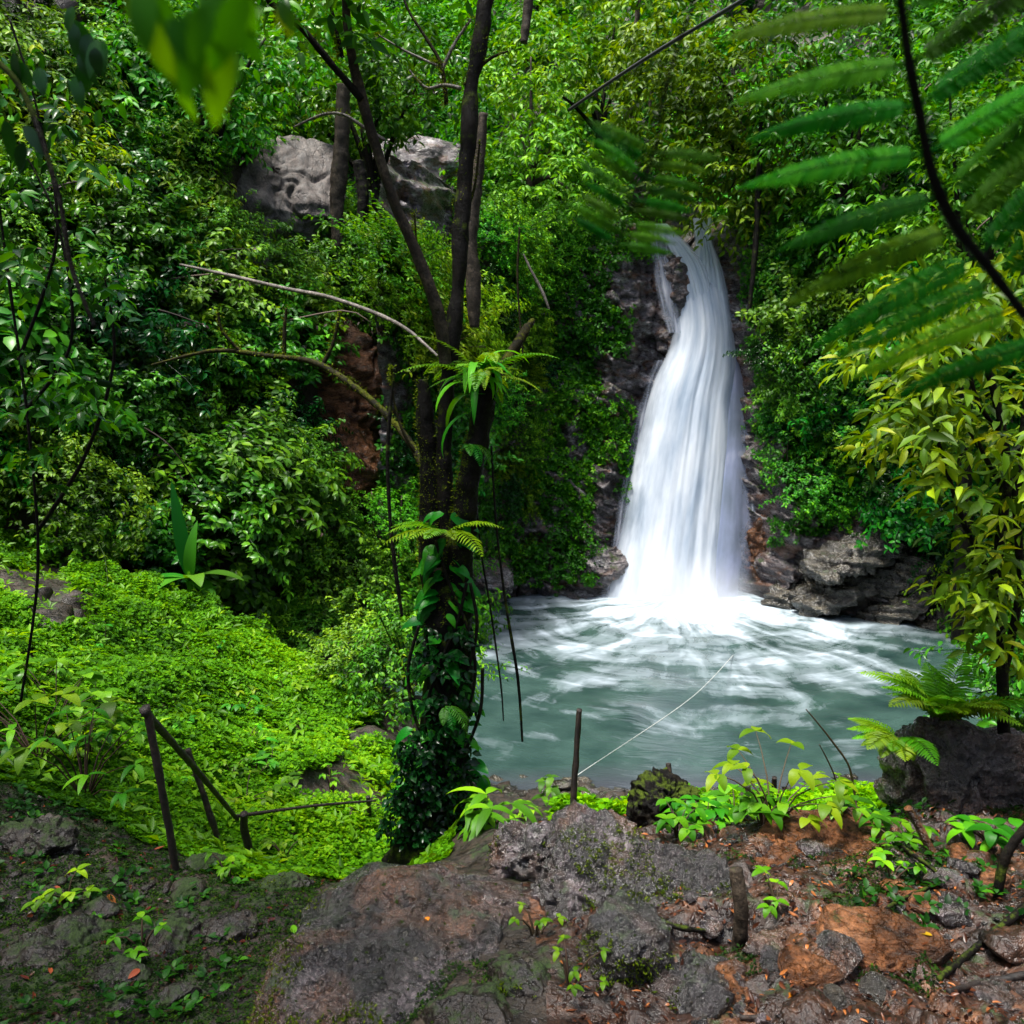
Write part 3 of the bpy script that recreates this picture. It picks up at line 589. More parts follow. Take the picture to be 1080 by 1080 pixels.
for k, (px, py, Yv, sx, sy, sz, mt, lb) in enumerate([
    (288,222,16.9,2.0,.9,1.5,'rock_cliff','pale bare rock face showing through the leaves high on the bank'),
    (400,205,18.3,3.0,.9,1.6,'rock_fall','long shadowed cliff band under the hanging roots'),
    (362,415,14.6,1.2,.7,1.5,'rock_brown','reddish-brown bare rock patch above the lime shrubs'),
    (355,488,14.0,1.0,.7,1.0,'rock_brown','wet brown rock outcrop with a bluish lower end'),
    (505,610,16.2,.7,.6,.6,'rock_fall','grey rock at the pool edge just behind the tree trunk')]):
    rk(px, py, Yv, (sx, sy, sz), mt, lb, seed=100 + k, dz=.0, sub=6, rough=.07 if k < 2 else .12, strata=1.5, cuts=4 if k < 2 else 8, power=.55 if k < 2 else 1)

# red-brown earth of the trampled path: ground faces of the near right side
me = ground.data; me.materials.append(M['earth'])
ex = cen[:, 0] - .05 + .25 * fbm(cen * 2.2, 3, 200); eidx = ((ex > 0) & (cen[:, 1] < 4.7 + .3 * fbm(cen, 2, 201)) & (cen[:, 1] > 1)).astype(np.int32)
me.polygons.foreach_set('material_index', eidx)

# ------------------------------------------------------------------ leafy masses
def onb(nv):
    a = np.where(np.abs(nv[:, 2:3]) < .9, [[0, 0, 1.]], [[1., 0, 0]]); b = nrm(np.cross(nv, a)); return b, np.cross(nv, b)
def twigs(mb, C, D, k, L, ll, lw, T, tpl=OV, droop=.45, spread=.9, var=.35):
    """at each point C a twig running along D, with k leaves of length ll"""
    n = len(C); D = nrm(D); b, c = onb(D)
    L = np.broadcast_to(L, (n,)); ll = np.broadcast_to(ll, (n,)); T = np.broadcast_to(T, (n,))
    for q in range(k):
        f = (q + .6) / k; th = q * 2.4 + rng.random(n) * 1.2
        side = b * np.cos(th)[:, None] + c * np.sin(th)[:, None]
        p = C + D * (L * f)[:, None] - np.array([0, 0, 1]) * (L * f * f * .25)[:, None]
        a = D * (.35 + .5 * (q == k - 1)) + side * spread; a[:, 2] = a[:, 2] * .55 - droop * (.4 + rng.random(n))
        a = nrm(a); up = np.array([0, 0, 1.]) + .55 * rng.normal(size=(n, 3)) + .35 * D
        l = ll * (1 - var * .5 + var * rng.random(n))
        leaves(mb, p, a, up, l, l * lw * (.8 + .4 * rng.random(n)), np.clip(T + rng.normal(size=n) * .16, 0, 1), tpl)
def dome(n, low=-.15):
    v = rand_dirs(n * 2); v = v[v[:, 2] > low][:n]; return v
def bush_mesh(name, mat, ntw=150, k=7, L=.22, ll=.15, lw=.45, droop=.45, seed=0, tpl=OV, upness=.5):
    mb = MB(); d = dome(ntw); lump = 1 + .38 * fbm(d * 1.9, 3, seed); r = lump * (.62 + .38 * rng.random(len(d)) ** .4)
    C = d * r[:, None] * np.array([1, 1, .85]); T = .18 + .55 * ((r - .6) / .6) + .22 * fbm(C * 2.5, 2, seed + 2)  # tint runs darker towards the middle of the bush
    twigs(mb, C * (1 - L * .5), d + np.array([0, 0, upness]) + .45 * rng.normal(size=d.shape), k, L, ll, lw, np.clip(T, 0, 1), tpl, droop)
    for z in range(16):
        e = dome(12, 0)[0]; f = np.linspace(.7, rng.uniform(1.15, 1.75), 9)[:, None]; pp = e * f + np.array([0, 0, -.35]) * (f - .7) ** 2 + rng.normal(size=(9, 3)) * .02
        twigs(mb, pp, e[None] + .5 * rng.normal(size=(9, 3)), 4, L * .5, ll, lw, .55, tpl, droop); tube(mb, [e * .4, pp[4], pp[8]], [.012, .008, .004], n=6, k=3, T=.1, cap=False)
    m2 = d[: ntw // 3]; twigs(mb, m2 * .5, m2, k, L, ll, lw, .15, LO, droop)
    return mb.mesh(name, mat)
def stem_mesh(name, ns=7, seed=0):
    mb = MB(); r = np.random.default_rng(seed)
    for q in range(ns):
        a = r.uniform(0, 6.28); e = np.array([math.cos(a) * .6, math.sin(a) * .6, .75]) * r.uniform(.7, 1)
        tube(mb, [(0, 0, -.35), e * .4 + r.normal(size=3) * .05, e], [.03, .018, .006], n=7, k=4)
    return mb.mesh(name, M['twig'])
stems = [stem_mesh('stems', seed=q) for q in range(3)]
SPEC = {
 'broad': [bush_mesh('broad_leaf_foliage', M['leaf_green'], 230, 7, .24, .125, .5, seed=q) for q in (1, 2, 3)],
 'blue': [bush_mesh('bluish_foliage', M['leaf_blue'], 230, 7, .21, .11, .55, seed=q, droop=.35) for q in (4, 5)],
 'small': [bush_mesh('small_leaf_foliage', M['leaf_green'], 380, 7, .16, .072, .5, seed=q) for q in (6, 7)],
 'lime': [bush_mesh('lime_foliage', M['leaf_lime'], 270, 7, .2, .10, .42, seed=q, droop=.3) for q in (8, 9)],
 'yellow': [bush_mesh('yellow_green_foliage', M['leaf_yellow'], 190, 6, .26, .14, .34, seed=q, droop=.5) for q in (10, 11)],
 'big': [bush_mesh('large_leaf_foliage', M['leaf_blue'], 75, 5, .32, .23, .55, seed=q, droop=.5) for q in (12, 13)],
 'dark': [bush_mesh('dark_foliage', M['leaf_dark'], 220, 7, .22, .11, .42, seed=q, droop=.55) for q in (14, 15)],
}
LBL = {'broad': 'leafy mid-green shrub', 'blue': 'blue-green rounded-leaf shrub', 'small': 'fine-leaved green shrub', 'lime': 'bright lime-green shrub',
       'yellow': 'yellow-green long-leaved shrub', 'big': 'large-leaved jungle plant', 'dark': 'dark glossy-leaved shrub'}
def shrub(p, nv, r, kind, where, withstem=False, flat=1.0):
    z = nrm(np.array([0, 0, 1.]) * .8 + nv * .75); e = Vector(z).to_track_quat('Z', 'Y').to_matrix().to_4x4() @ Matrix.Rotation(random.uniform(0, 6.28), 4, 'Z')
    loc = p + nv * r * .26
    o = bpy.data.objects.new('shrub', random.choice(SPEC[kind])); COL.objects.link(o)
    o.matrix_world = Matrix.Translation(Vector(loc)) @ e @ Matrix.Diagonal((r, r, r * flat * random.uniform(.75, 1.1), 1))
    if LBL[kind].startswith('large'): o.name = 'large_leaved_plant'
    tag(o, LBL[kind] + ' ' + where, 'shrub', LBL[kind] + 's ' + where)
    if withstem:
        c = bpy.data.objects.new('stem', random.choice(stems)); COL.objects.link(c); c.parent = o
    return o
SH = []
def scatter_shrubs(n, regions, where, kinds, rmin, rmax, mind, noz=()):
    """regions: photo ellipses/boxes (px0, py0, px1, py1) in which ground points are picked"""
    got = 0; tries = 0
    while got < n and tries < n * 30:
        tries += 1; b = regions[rng.integers(len(regions))]
        px, py = rng.uniform(b[0], b[2]), rng.uniform(b[1], b[3])
        if bare(px, py, 14): continue
        p, nv = hit(px, py)
        if p[1] < 4.5 or sdf(SLOPE, p[:1], p[1:2])[0] < .15 or sdf(POOL, p[:1], p[1:2])[0] < .3: continue
        D = np.linalg.norm(p - CAM)
        if any(np.linalg.norm(p - q_) < mind * r_q for q_, r_q in SH): continue
        r = rng.uniform(rmin, rmax) * rng.choice([.7, 1, 1.3]) * (.55 + .45 * min(D, 16) / 16); SH.append((p, r))
        kd = kinds(px, py, D) if callable(kinds) else random.choice(kinds)
        shrub(p, nv, r, kd, where, withstem=got % 3 == 0); got += 1
BARE = [(288,228,60,50),(405,205,75,42),(362,418,60,72),(355,492,48,50),(677,400,17,125),(642,545,16,60),(670,300,25,30),(782,545,34,100),(785,400,14,90),
        (735,430,62,210),(905,610,115,52),(1000,640,50,22),(735,260,55,40),(505,610,22,26)]
def bare(px, py, pad=0): return any(((px - a) / (c + pad)) ** 2 + ((py - b) / (d + pad)) ** 2 < 1 for a, b, c, d in BARE)
def kl(px, py, D):
    u = random.random()
    if 330 < px < 470 and 220 < py < 360: return 'lime' if u < .75 else 'broad'
    if 280 < px < 450 and 480 < py < 740: return 'small' if u < .4 else ('lime' if u < .8 else 'broad')
    if py > 380: return ['broad', 'blue', 'small', 'big', 'dark'][int(u * 4.99)]
    if px < 200: return ['broad', 'blue', 'small', 'dark', 'yellow'][min(4, int(u * 4.4))]
    return ['broad', 'blue', 'small', 'lime'][int(u * 3.5)]
scatter_shrubs(135, [(-60,60,330,640),(-60,60,330,640),(280,240,470,740),(150,60,470,400)], 'on the steep bank beyond the lime clearing', kl, .55, 1.0, .72)
scatter_shrubs(36, [(500,230,660,600)], 'clinging to the mossy cliff between tree and waterfall', ['small', 'small', 'dark', 'broad', 'lime'], .40, .75, .8)
scatter_shrubs(75, [(770,230,1000,580),(900,300,1160,640),(1010,600,1160,740)], 'on the shady cliff at the right of the fall', ['broad', 'blue', 'blue', 'small', 'dark', 'big'], .5, .95, .7)
print('shrubs', len(SH))

# ---- vegetation nobody could count: far wood above the cliffs, creeping cover, lime clearing
def wood(name, mask, nb, rr, mat, label, ntw=60, k=6, ll=.2, lw=.45, tpl=LO, cat='woodland', hug=1.0):
    p, nv = sample(mask, nb); mb = MB()
    px, py = proj(p); keep = np.array([not bare(a, b) for a, b in zip(px, py)]) if hug else np.ones(len(p), bool); p, nv = p[keep], nv[keep]; nb = len(p)
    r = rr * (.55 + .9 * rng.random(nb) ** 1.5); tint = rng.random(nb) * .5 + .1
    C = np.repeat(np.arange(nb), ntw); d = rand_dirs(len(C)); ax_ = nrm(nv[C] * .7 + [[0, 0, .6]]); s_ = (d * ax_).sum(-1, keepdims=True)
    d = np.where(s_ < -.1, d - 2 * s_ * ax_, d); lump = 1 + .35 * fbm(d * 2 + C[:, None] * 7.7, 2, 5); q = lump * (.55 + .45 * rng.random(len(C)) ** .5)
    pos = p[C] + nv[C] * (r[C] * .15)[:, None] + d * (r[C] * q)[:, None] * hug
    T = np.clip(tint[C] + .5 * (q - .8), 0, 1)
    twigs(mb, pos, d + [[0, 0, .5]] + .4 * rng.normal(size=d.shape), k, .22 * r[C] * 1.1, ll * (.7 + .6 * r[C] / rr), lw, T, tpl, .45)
    o = mb.build(name, mat); tag(o, label, cat, kind='stuff'); return o
upper = infr & (cen[:, 2] > 8.3) & (cen[:, 1] > 17.5) & (cpy < 330)
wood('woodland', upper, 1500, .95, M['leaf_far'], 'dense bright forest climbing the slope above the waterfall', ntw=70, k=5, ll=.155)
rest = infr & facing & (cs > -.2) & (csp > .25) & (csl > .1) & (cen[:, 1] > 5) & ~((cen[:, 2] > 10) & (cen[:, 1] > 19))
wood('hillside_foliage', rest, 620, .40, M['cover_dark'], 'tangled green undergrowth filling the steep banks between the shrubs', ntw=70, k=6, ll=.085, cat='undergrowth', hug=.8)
cliffm = infr & (cs > -.3) & (cen[:, 1] > 16) & (cn[:, 2] < .75) & (cpx > 480)
def cover(name, mask, n, ll, lw, mat, label, cat, h=.05, tpl=TINY, clus=5, cull=True):
    p, nv = sample(mask, n // clus)
    if cull:
        px, py = proj(p); keep = np.array([not bare(a, b) for a, b in zip(px, py)]); p, nv = p[keep], nv[keep]
    mb = MB(); lumpy = fbm(p * 1.7, 3, 90); hh = h * (.35 + .65 * sstep(4.6, 6.5, p[:, 1])) * (.35 + 1.9 * np.clip(lumpy + .45, 0, 1.3) ** 1.5); c0 = p + nv * (hh * rng.random(len(p)) ** .6)[:, None]
    T = np.clip(.45 + .35 * fbm(p * .9, 3, 91) + .15 * rng.normal(size=len(p)), 0, 1)
    for q in range(clus):
        th = q * 6.283 / clus + rng.random(len(p)); b, c = onb(nv); a = b * np.cos(th)[:, None] + c * np.sin(th)[:, None] + nv * (.25 + .5 * rng.random((len(p), 1)))
        l = ll * (.6 + .8 * rng.random(len(p))); up = nv + [[0, 0, .5]] + .4 * rng.normal(size=nv.shape)
        leaves(mb, c0 + a * l[:, None] * .15, a, up, l, l * lw, np.clip(T + .12 * rng.normal(size=len(p)), 0, 1), tpl)
    o = mb.build(name, mat); tag(o, label, cat, kind='stuff'); return o
cover('creeper', cliffm, 40000, .075, .7, M['leaf_green'], 'small creeping leaves carpeting the damp cliff faces round the pool', 'creeper', h=.30, tpl=LO)
clm = (~np.array([((ccpx - a) / c) ** 2 + ((ccpy - b) / d) ** 2 < 1 for a, b, c, d in BARE]).any(0)) & (fbm(ccen * 1.1, 3, 140) > -.25) & (ccen[:, 2] > .35)
cover('creeper', clm.astype(float), 150000, .07, .7, M['leaf_green'], 'small creeping leaves carpeting the damp rock wall beside the fall', 'creeper', h=.22, tpl=LO, cull=False)
sl = (csl < .1) & (cen[:, 1] > 3.4) & (cpx > -250)
cover('ground_cover', sl & ((fbm(cen * np.array([1.3, .7, 1]), 3, 95) < .30) | (cen[:, 1] < 5.6)), 430000, .027, .85, M['cover_lime'], 'bright lime-green carpet of tiny leaves on the sloping clearing', 'ground cover', h=.10, cull=False)
cover('weeds', sl, 3500, .08, .35, M['leaf_lime'], 'taller narrow-leaved weeds poking through the lime carpet', 'weeds', h=.14, tpl=LO, cull=False)

# ------------------------------------------------------------------ the climber-clad tree in the middle
def px3(pts, Y0, Y1=None):
    """photo points (px, py, radius in px) to places and radii, distance running Y0 > Y1"""
    Y1 = Y0 if Y1 is None else Y1; n = len(pts); out = []; rr = []
    for q, (a, b, r) in enumerate(pts):
        Yv = Y0 + (Y1 - Y0) * q / max(1, n - 1); out.append(P(a, b, Yv)); rr.append(r * Yv / F)
    return np.array(out), np.array(rr)
def part(name, mat, parent, pts, Y0, Y1=None, n=40, k=10, rough=.2, seed=0, origin=None):
    p, r = px3(pts, Y0, Y1); mb = MB(); tube(mb, p - (np.array(origin) if origin is not None else 0), r, n, k, rough, seed)
    return mb.build(name, M[mat], parent, smooth=True), p, r
TB = hit(458, 876)[0]; TY = 4.75
tree = empty('tree', TB, 'slim dark forked tree wrapped in climbers at the pool edge, centre of the picture', 'tree')
def tp(name, mat, pts, Y0=TY, Y1=None, **kw): return part(name, mat, tree, pts, Y0, Y1, origin=TB, **kw)
tp('trunk', 'bark', [(452,915,54),(456,880,44),(462,830,31),(470,760,26),(474,700,24),(472,650,23),(470,600,17)], n=70, k=20, rough=.35, seed=1)
tp('stem', 'bark', [(474,655,15),(476,600,11),(468,500,8.5),(472,400,8.5),(483,300,8),(489,200,8),(497,100,8),(509,20,7.6),(520,-60,9),(535,-250,7),(545,-520,3)], Y1=5.0, n=200, k=14, rough=.5, seed=2)
tp('stem', 'bark', [(462,660,17),(455,580,12),(453,500,10),(449,440,8),(446,400,4)], Y0=4.85, n=80, k=14, rough=.5, seed=3)
tp('stem', 'bark', [(478,655,18),(488,570,13),(496,500,12),(508,440,12),(516,400,11),(518,385,8)], Y0=4.7, n=80, k=14, rough=.5, seed=4)
tp('branch', 'bark_pale', [(470,385,7),(462,330,6.8),(440,270,6),(415,210,5.4),(395,150,5.4),(378,90,5.5),(368,40,4.5),(362,-40,3.5),(358,-160,2)], Y0=4.8, Y1=4.4, n=90, rough=.2, seed=5)
tp('branch', 'bark', [(382,105,4),(350,68,3.5),(318,30,3),(284,2,2.5),(250,-50,1.5)], Y0=4.55, Y1=4.3, n=40, seed=6)
tp('branch', 'bark', [(361,60,2.4),(352,20,1.8),(340,-30,1.2)], Y0=4.5, n=14, seed=7)
tp('branch', 'moss_branch', [(458,530,5),(440,480,4),(410,440,3.6),(370,405,3.3),(330,382,3),(280,375,2.6),(225,370,2.2),(160,385,1.2)], Y0=4.8, Y1=6.2, n=80, rough=.4, seed=8)
for q, (pts, y0) in enumerate([
    ([(471,110,2.4),(465,68,2.2),(448,38,1.7),(429,7,1.4),(415,-40,1)], 4.85), ([(486,93,2.2),(468,90,2),(451,93,1.7),(440,84,1.4),(432,74,.9)], 4.8),
    ([(467,72,1.8),(480,45,1.6),(497,20,1.2)], 4.85), ([(463,70,1.6),(430,55,1.4),(399,37,.9)], 4.85), ([(490,90,2.2),(505,72,1.8),(520,60,1.5),(536,54,1)], 4.9),
    ([(406,148,1.9),(385,135,1.9),(362,121,1.8),(340,121,1.5),(310,134,1)], 4.6), ([(487,230,1.6),(500,200,1.4),(506,150,1)], 4.9), ([(445,285,1.4),(440,262,1.3),(437,225,1)], 4.8),
    ([(440,480,2),(425,455,1.6),(415,420,1.2),(413,388,1)], 5.0), ([(300,378,2.2),(300,350,2),(302,325,1.4)], 5.8), ([(340,386,2.5),(352,360,2),(358,330,1.2)], 5.6), ([(255,372,2),(235,350,1.6),(230,330,1)], 5.9)]):
    tp('twig', 'branch_pale' if q in (1, 2, 3, 5) else 'moss_branch', pts, Y0=y0, n=24, k=6, rough=.2, seed=20 + q)
# moss furring the stems
mb = MB()
for o_ in list(tree.children):
    if not o_.name.startswith(('stem', 'branch', 'twig', 'trunk')): continue
    me_ = o_.data; nv_ = len(me_.vertices); co = np.empty(nv_ * 3, np.float32); me_.vertices.foreach_get('co', co); no = np.empty(nv_ * 3, np.float32); me_.vertices.foreach_get('normal', no); co = co.reshape(-1, 3); no = no.reshape(-1, 3)
    ms = (fbm(co * 3.5, 3, 150) + .45 * no[:, 2] - .30 * no[:, 0] > .12); 
    if not ms.any(): continue
    k = rng.choice(np.nonzero(ms)[0], (1500 if o_.name.startswith('stem') else 500) if not o_.name.startswith('twig') else 160); jj = rng.normal(size=(len(k), 3)) * .008
    leaves(mb, co[k] + jj, no[k] + .6 * rng.normal(size=(len(k), 3)), rng.normal(size=(len(k), 3)), .008 + .014 * rng.random(len(k)), .006, .3 + .6 * rng.random(len(k)), TINY)
o_ = mb.build('moss', M['moss_tuft2'], tree); o_['kind'] = 'stuff'
# crown high above the picture, small sprays on the branches inside it
mb = MB(); C = []; 
for a, b, y in [(368,40,4.5),(350,20,4.4),(300,10,4.3),(362,-40,4.4),(358,-150,4.4),(530,-250,5),(545,-500,5),(520,-400,5),(450,-300,4.7),(600,-300,5.2),(250,-60,4.3),(410,30,4.8),(500,-200,5)]:
    C += [P(a, b, y) + rng.normal(size=3) * (.05 if b > -80 else .35) for _ in range(3 if b > -20 else 26)]
C = np.array(C); twigs(mb, C - TB, rand_dirs(len(C)) * [1, 1, .4], 6, .2, .10, .42, .55); mb.build('crown', M['leaf_green'], tree)
# climbers on the trunk
cl = empty('climbing_plant', TB, 'heart-leaved climber and creeping stems wrapping the dark trunk down to the ground', 'climbing plant')
mb = MB(); tl = MB(); sm = MB()
for q in range(7):
    x0 = random.uniform(-20, 20); pts = [(460 + x0 * 1.6, 880, 2.4)] + [(470 + x0 + 22 * math.sin(q + b * .02), b, 2) for b in range(840, 560 + q * 22, -45)]
    p_, r_2 = px3(pts, TY - .16); tube(tl, p_ - TB, r_2, 60, 5)
for q in range(125):
    py = random.uniform(560, 865) if q < 105 else random.uniform(540, 640); side = random.choice([-1, 1]); wd = np.interp(py, [560, 700, 800, 860], [14, 20, 32, 50])
    px = 472 - (py - 560) * .03 + side * random.uniform(.1, 1.1) * wd; p0 = P(px, py, TY - .16 + .12 * abs(px - 470) / wd)
    L_ = random.uniform(.08, .18); d = np.array([side * random.uniform(.3, 1.2), -random.uniform(.1, .9), random.uniform(-.5, .35)])
    blade(mb, p0 - TB, d, [0, -.5, 1], L_, L_ * random.uniform(.36, .55), droop=random.uniform(.5, 1.1), fold=.15, T=random.uniform(.2, .95), n=9, shape=.75)
for q in range(300):
    py = random.uniform(660, 885) if q < 150 else random.uniform(780, 885); wd = np.interp(py, [560, 700, 800, 860, 885], [18, 24, 31, 45, 54]); a = random.uniform(-1, 1)
    p0 = P(466 - (py > 780) * 8 + a * wd, py, TY - .14 * math.sqrt(1 - a * a) - .05); twigs(sm, np.array([p0 - TB]), np.array([[a, -.6, random.uniform(-.3, .5)]]), 5, .08, random.uniform(.035, .06), .6, random.uniform(.0, .6))
mb.build('leaf', M['leaf_blue'], cl, smooth=True)['kind'] = 'stuff'; tl.build('stem', M['bark'], cl, smooth=True)
o = sm.build('small_leaves', M['leaf_dark'], cl); o['kind'] = 'stuff'

def frond(mb, base, d, up, L, droop=.7, npin=18, pl=.3, sub=9, T=.5, w=.3, tpl=TINY, stem=.006, taper=1.0, single=0):
    """arching fern frond, pinnae made of small pinnules"""
    d = nrm(np.array(d, float)); b = nrm(np.cross(d, up)); up = np.cross(b, d); n = npin + 4
    t = np.linspace(0, 1, n); ang = droop * t * 1.5; pos = [np.array(base, float)]
    for q in range(1, n): pos.append(pos[-1] + L / (n - 1) * (d * math.cos(ang[q]) - up * math.sin(ang[q])))
    pos = np.array(pos); tube(mb, pos[::3] if n > 8 else pos, np.linspace(stem, stem * .3, len(pos[::3] if n > 8 else pos)), n=max(8, n // 2), k=4, T=.3)
    tg = nrm(np.gradient(pos, axis=0)); nn = up[None] * np.cos(ang)[:, None] + d[None] * np.sin(ang)[:, None]
    for s_ in (-1, 1):
        for q in range(3, n - 1):
            f = (q - 3) / (n - 4); l = L * pl * math.sin(math.pi * min(1, (f * .88 + .14)) ** (.72 * taper)) ** .8
            a = nrm(s_ * b * .9 + tg[q] * (.35 + .3 * f) - nn[q] * .12 * random.random()); m = max(3, int(sub * l / (L * pl) + .5)); u = (np.arange(m) + .6) / m
            pp = pos[q] + a * (u * l)[:, None] - nn[q] * (u * u * l * .22)[:, None]; c2 = nrm(np.cross(a, nn[q])); ll = l * w * (1 - u * .75)
            if single:
                leaves(mb, pos[q][None], a[None], nn[q][None] + .25 * rng.normal(size=(1, 3)), l, single, T + .2 * random.random(), OV); continue
            for s2 in (-1, 1):
                leaves(mb, pp, np.repeat((s2 * c2 + a * .5)[None], m, 0), np.repeat(nn[q][None], m, 0) + .1 * rng.normal(size=(m, 3)), ll, l / m * 1.15, np.clip(T + .25 * f + .1 * rng.normal(size=m), 0, 1), tpl)
def fern(p, n, L, label, mat='fern', group=None, name='fern', dirs=None, up=.7, droop=.8, npin=16, pl=.24, sub=8, T=.5, cat='fern', w=.15, ragged=0, single=0):
    o = empty(name, p, label, cat, group)
    for q in range(n):
        a = q * 6.283 / n + random.uniform(-.3, .3) if dirs is None else dirs[0] + (dirs[1] - dirs[0]) * (q + random.random() * .5) / n
        mb = MB(); frond(mb, (0, 0, 0), (math.cos(a), math.sin(a), up * random.uniform(.7 - ragged, 1.5 + ragged)), (.01, .02, 1), L * random.uniform(.7 - ragged * .35, 1.15), droop * random.uniform(.7, 1.2), npin, pl, sub, T + random.uniform(-.2, .2), w=w, stem=.003, single=single)
        mb.build('frond', M[mat], o)
    return o
fern(P(508, 402, TY - .05), 26, .50, 'lime fern tuft growing on the broken fork of the dark trunk', 'leaf_lime', name='epiphyte_fern', up=.9, droop=1.0, npin=26, pl=.13, sub=4, T=.5, single=.014, ragged=.9)
mb = MB()
for q in range(26):
    a = random.uniform(0, 6.28); blade(mb, (rng.normal() * .03, 0, rng.normal() * .06), (math.cos(a), math.sin(a) - .3, random.uniform(-.2, 1.4)), (0.01, 0.01, 1), random.uniform(.16, .34), .045, droop=1.1, T=random.uniform(.3, .9), shape=.8)
o = mb.build('strap_leaved_epiphyte', M['leaf_green'], smooth=True); o.location = P(500, 398, TY - .12).tolist(); tag(o, 'strap-leaved green epiphyte perched beside the lime fern on the fork', 'epiphyte')
fern(P(470, 562, TY - .12), 9, .34, 'small lime fern sprouting from the trunk just above the heart leaves', 'leaf_lime', name='epiphyte_fern', up=.5, droop=.7, dirs=(2.6, 6.6), npin=16, pl=.22, sub=6, single=.012, T=.6)
fern(P(492, 470, TY - .1), 5, .24, 'thin fern hanging to the pool side of the trunk fork', 'fern', name='epiphyte_fern', up=.3, droop=1.1, dirs=(-1.5, 1.0), npin=14, pl=.2, single=.011, T=.4)
fern(P(470, 745, TY - .3), 4, .20, 'little dark fern low on the climber-covered trunk', 'fern', name='epiphyte_fern', up=.1, droop=.9, dirs=(-1.8, .3), npin=14, pl=.24, single=.010, T=.2)

def line_thing(name, pts, Y0, Y1, mat, label, cat, n=60, k=6, rough=.2, seed=0):
    p, r = px3(pts, Y0, Y1); o_ = p[0]; mb = MB(); tube(mb, p - o_, r, n, k, rough, seed); o = mb.build(name, M[mat], smooth=True); o.location = o_.tolist(); return tag(o, label, cat)
line_thing('hanging_vine', [(416,388,1.5),(409,470,2),(411,540,2),(417,600,2.2),(424,650,1.6)], 5.0, 5.0, 'bark', 'dark dangling vine a little left of the climber-clad trunk', 'vine')
line_thing('hanging_vine', [(518,470,1.2),(524,560,1.3),(534,640,1.6),(546,715,1.8),(551,782,1.2)], 4.7, 4.7, 'bark', 'thin curved vine hanging in front of the pool beside the trunk', 'vine')
line_thing('hanging_vine', [(498,420,1.2),(505,560,1),(517,640,1.2),(528,720,1),(531,760,.8)], 4.72, 4.72, 'bark', 'hair-thin vine hanging between trunk and pool', 'vine')
line_thing('hanging_vine', [(548,240,1),(546,300,1.2),(552,380,1)], 9, 9, 'moss_branch', 'short mossy vine dangling before the cliff above the fern tuft', 'vine')
line_thing('dead_branch', [(190,279,1.3),(240,290,2),(300,304,2.2),(345,313,2.4),(395,330,2.4),(430,348,2),(462,376,1.5)], 7.5, 5.6, 'branch_pale', 'long bare pale branch arching across the bank into the dark trunk', 'branch', n=80)
line_thing('dead_branch', [(552,268,1),(560,285,1.6),(572,308,1.8),(579,326,1.3)], 9, 9, 'branch_pale', 'short bleached stick caught in leaves above the mossy cliff', 'branch')
line_thing('mossy_pole', [(516,410,5),(535,380,6),(552,352,5),(562,338,3)], 5.1, 5.5, 'moss_branch', 'moss-furred branch stub slanting up right of the fern tuft', 'branch', rough=.5)
line_thing('cable', [(600,116,1.6),(650,82,1.8),(700,50,2),(750,20,2.2),(790,-4,2.4),(860,-50,2.8),(1000,-150,3)], 13, 8, 'rope_dark', 'thin dark cable slanting across the forest above the fall', 'cable', rough=0)
for q, (pts, Yv, mt, lb) in enumerate([
    ([(356,262,5),(355,215,7),(358,175,9),(360,140,8),(362,90,6)], 16.5, 'bark_pale', 'pale tree trunk in front of the shadowed cliff band'),
    ([(501,345,6),(498,290,8),(496,240,8),(504,180,6),(510,120,5)], 12.5, 'bark_pale', 'grey trunk standing behind the mossy stem'),
    ([(380,262,5),(383,210,6),(378,170,6)], 17.2, 'bark', 'thick dark root hanging down the cliff band'),
    ([(666,130,2.5),(668,80,3),(670,35,3),(676,-10,2)], 24, 'bark_pale', 'slender pale trunk in the bright forest above the fall'),
    ([(684,118,2),(690,80,2),(694,50,2)], 24, 'bark_pale', 'thin twin trunk next to the slender pale one'),
    ([(553,45,4),(556,15,5),(560,-30,5),(566,-120,5)], 17, 'bark_pale', 'stout grey trunk leaving the top of the picture'),
    ([(790,330,2),(797,260,3),(800,190,3),(803,120,2)], 18.2, 'bark', 'dark liana stem hanging through the creeper curtain')]):
    line_thing('liana' if 'liana' in lb or 'root' in lb else 'bare_tree', pts, Yv, Yv, mt, lb, 'liana' if 'liana' in lb or 'root' in lb else 'tree', n=60, k=9, rough=.35, seed=q)

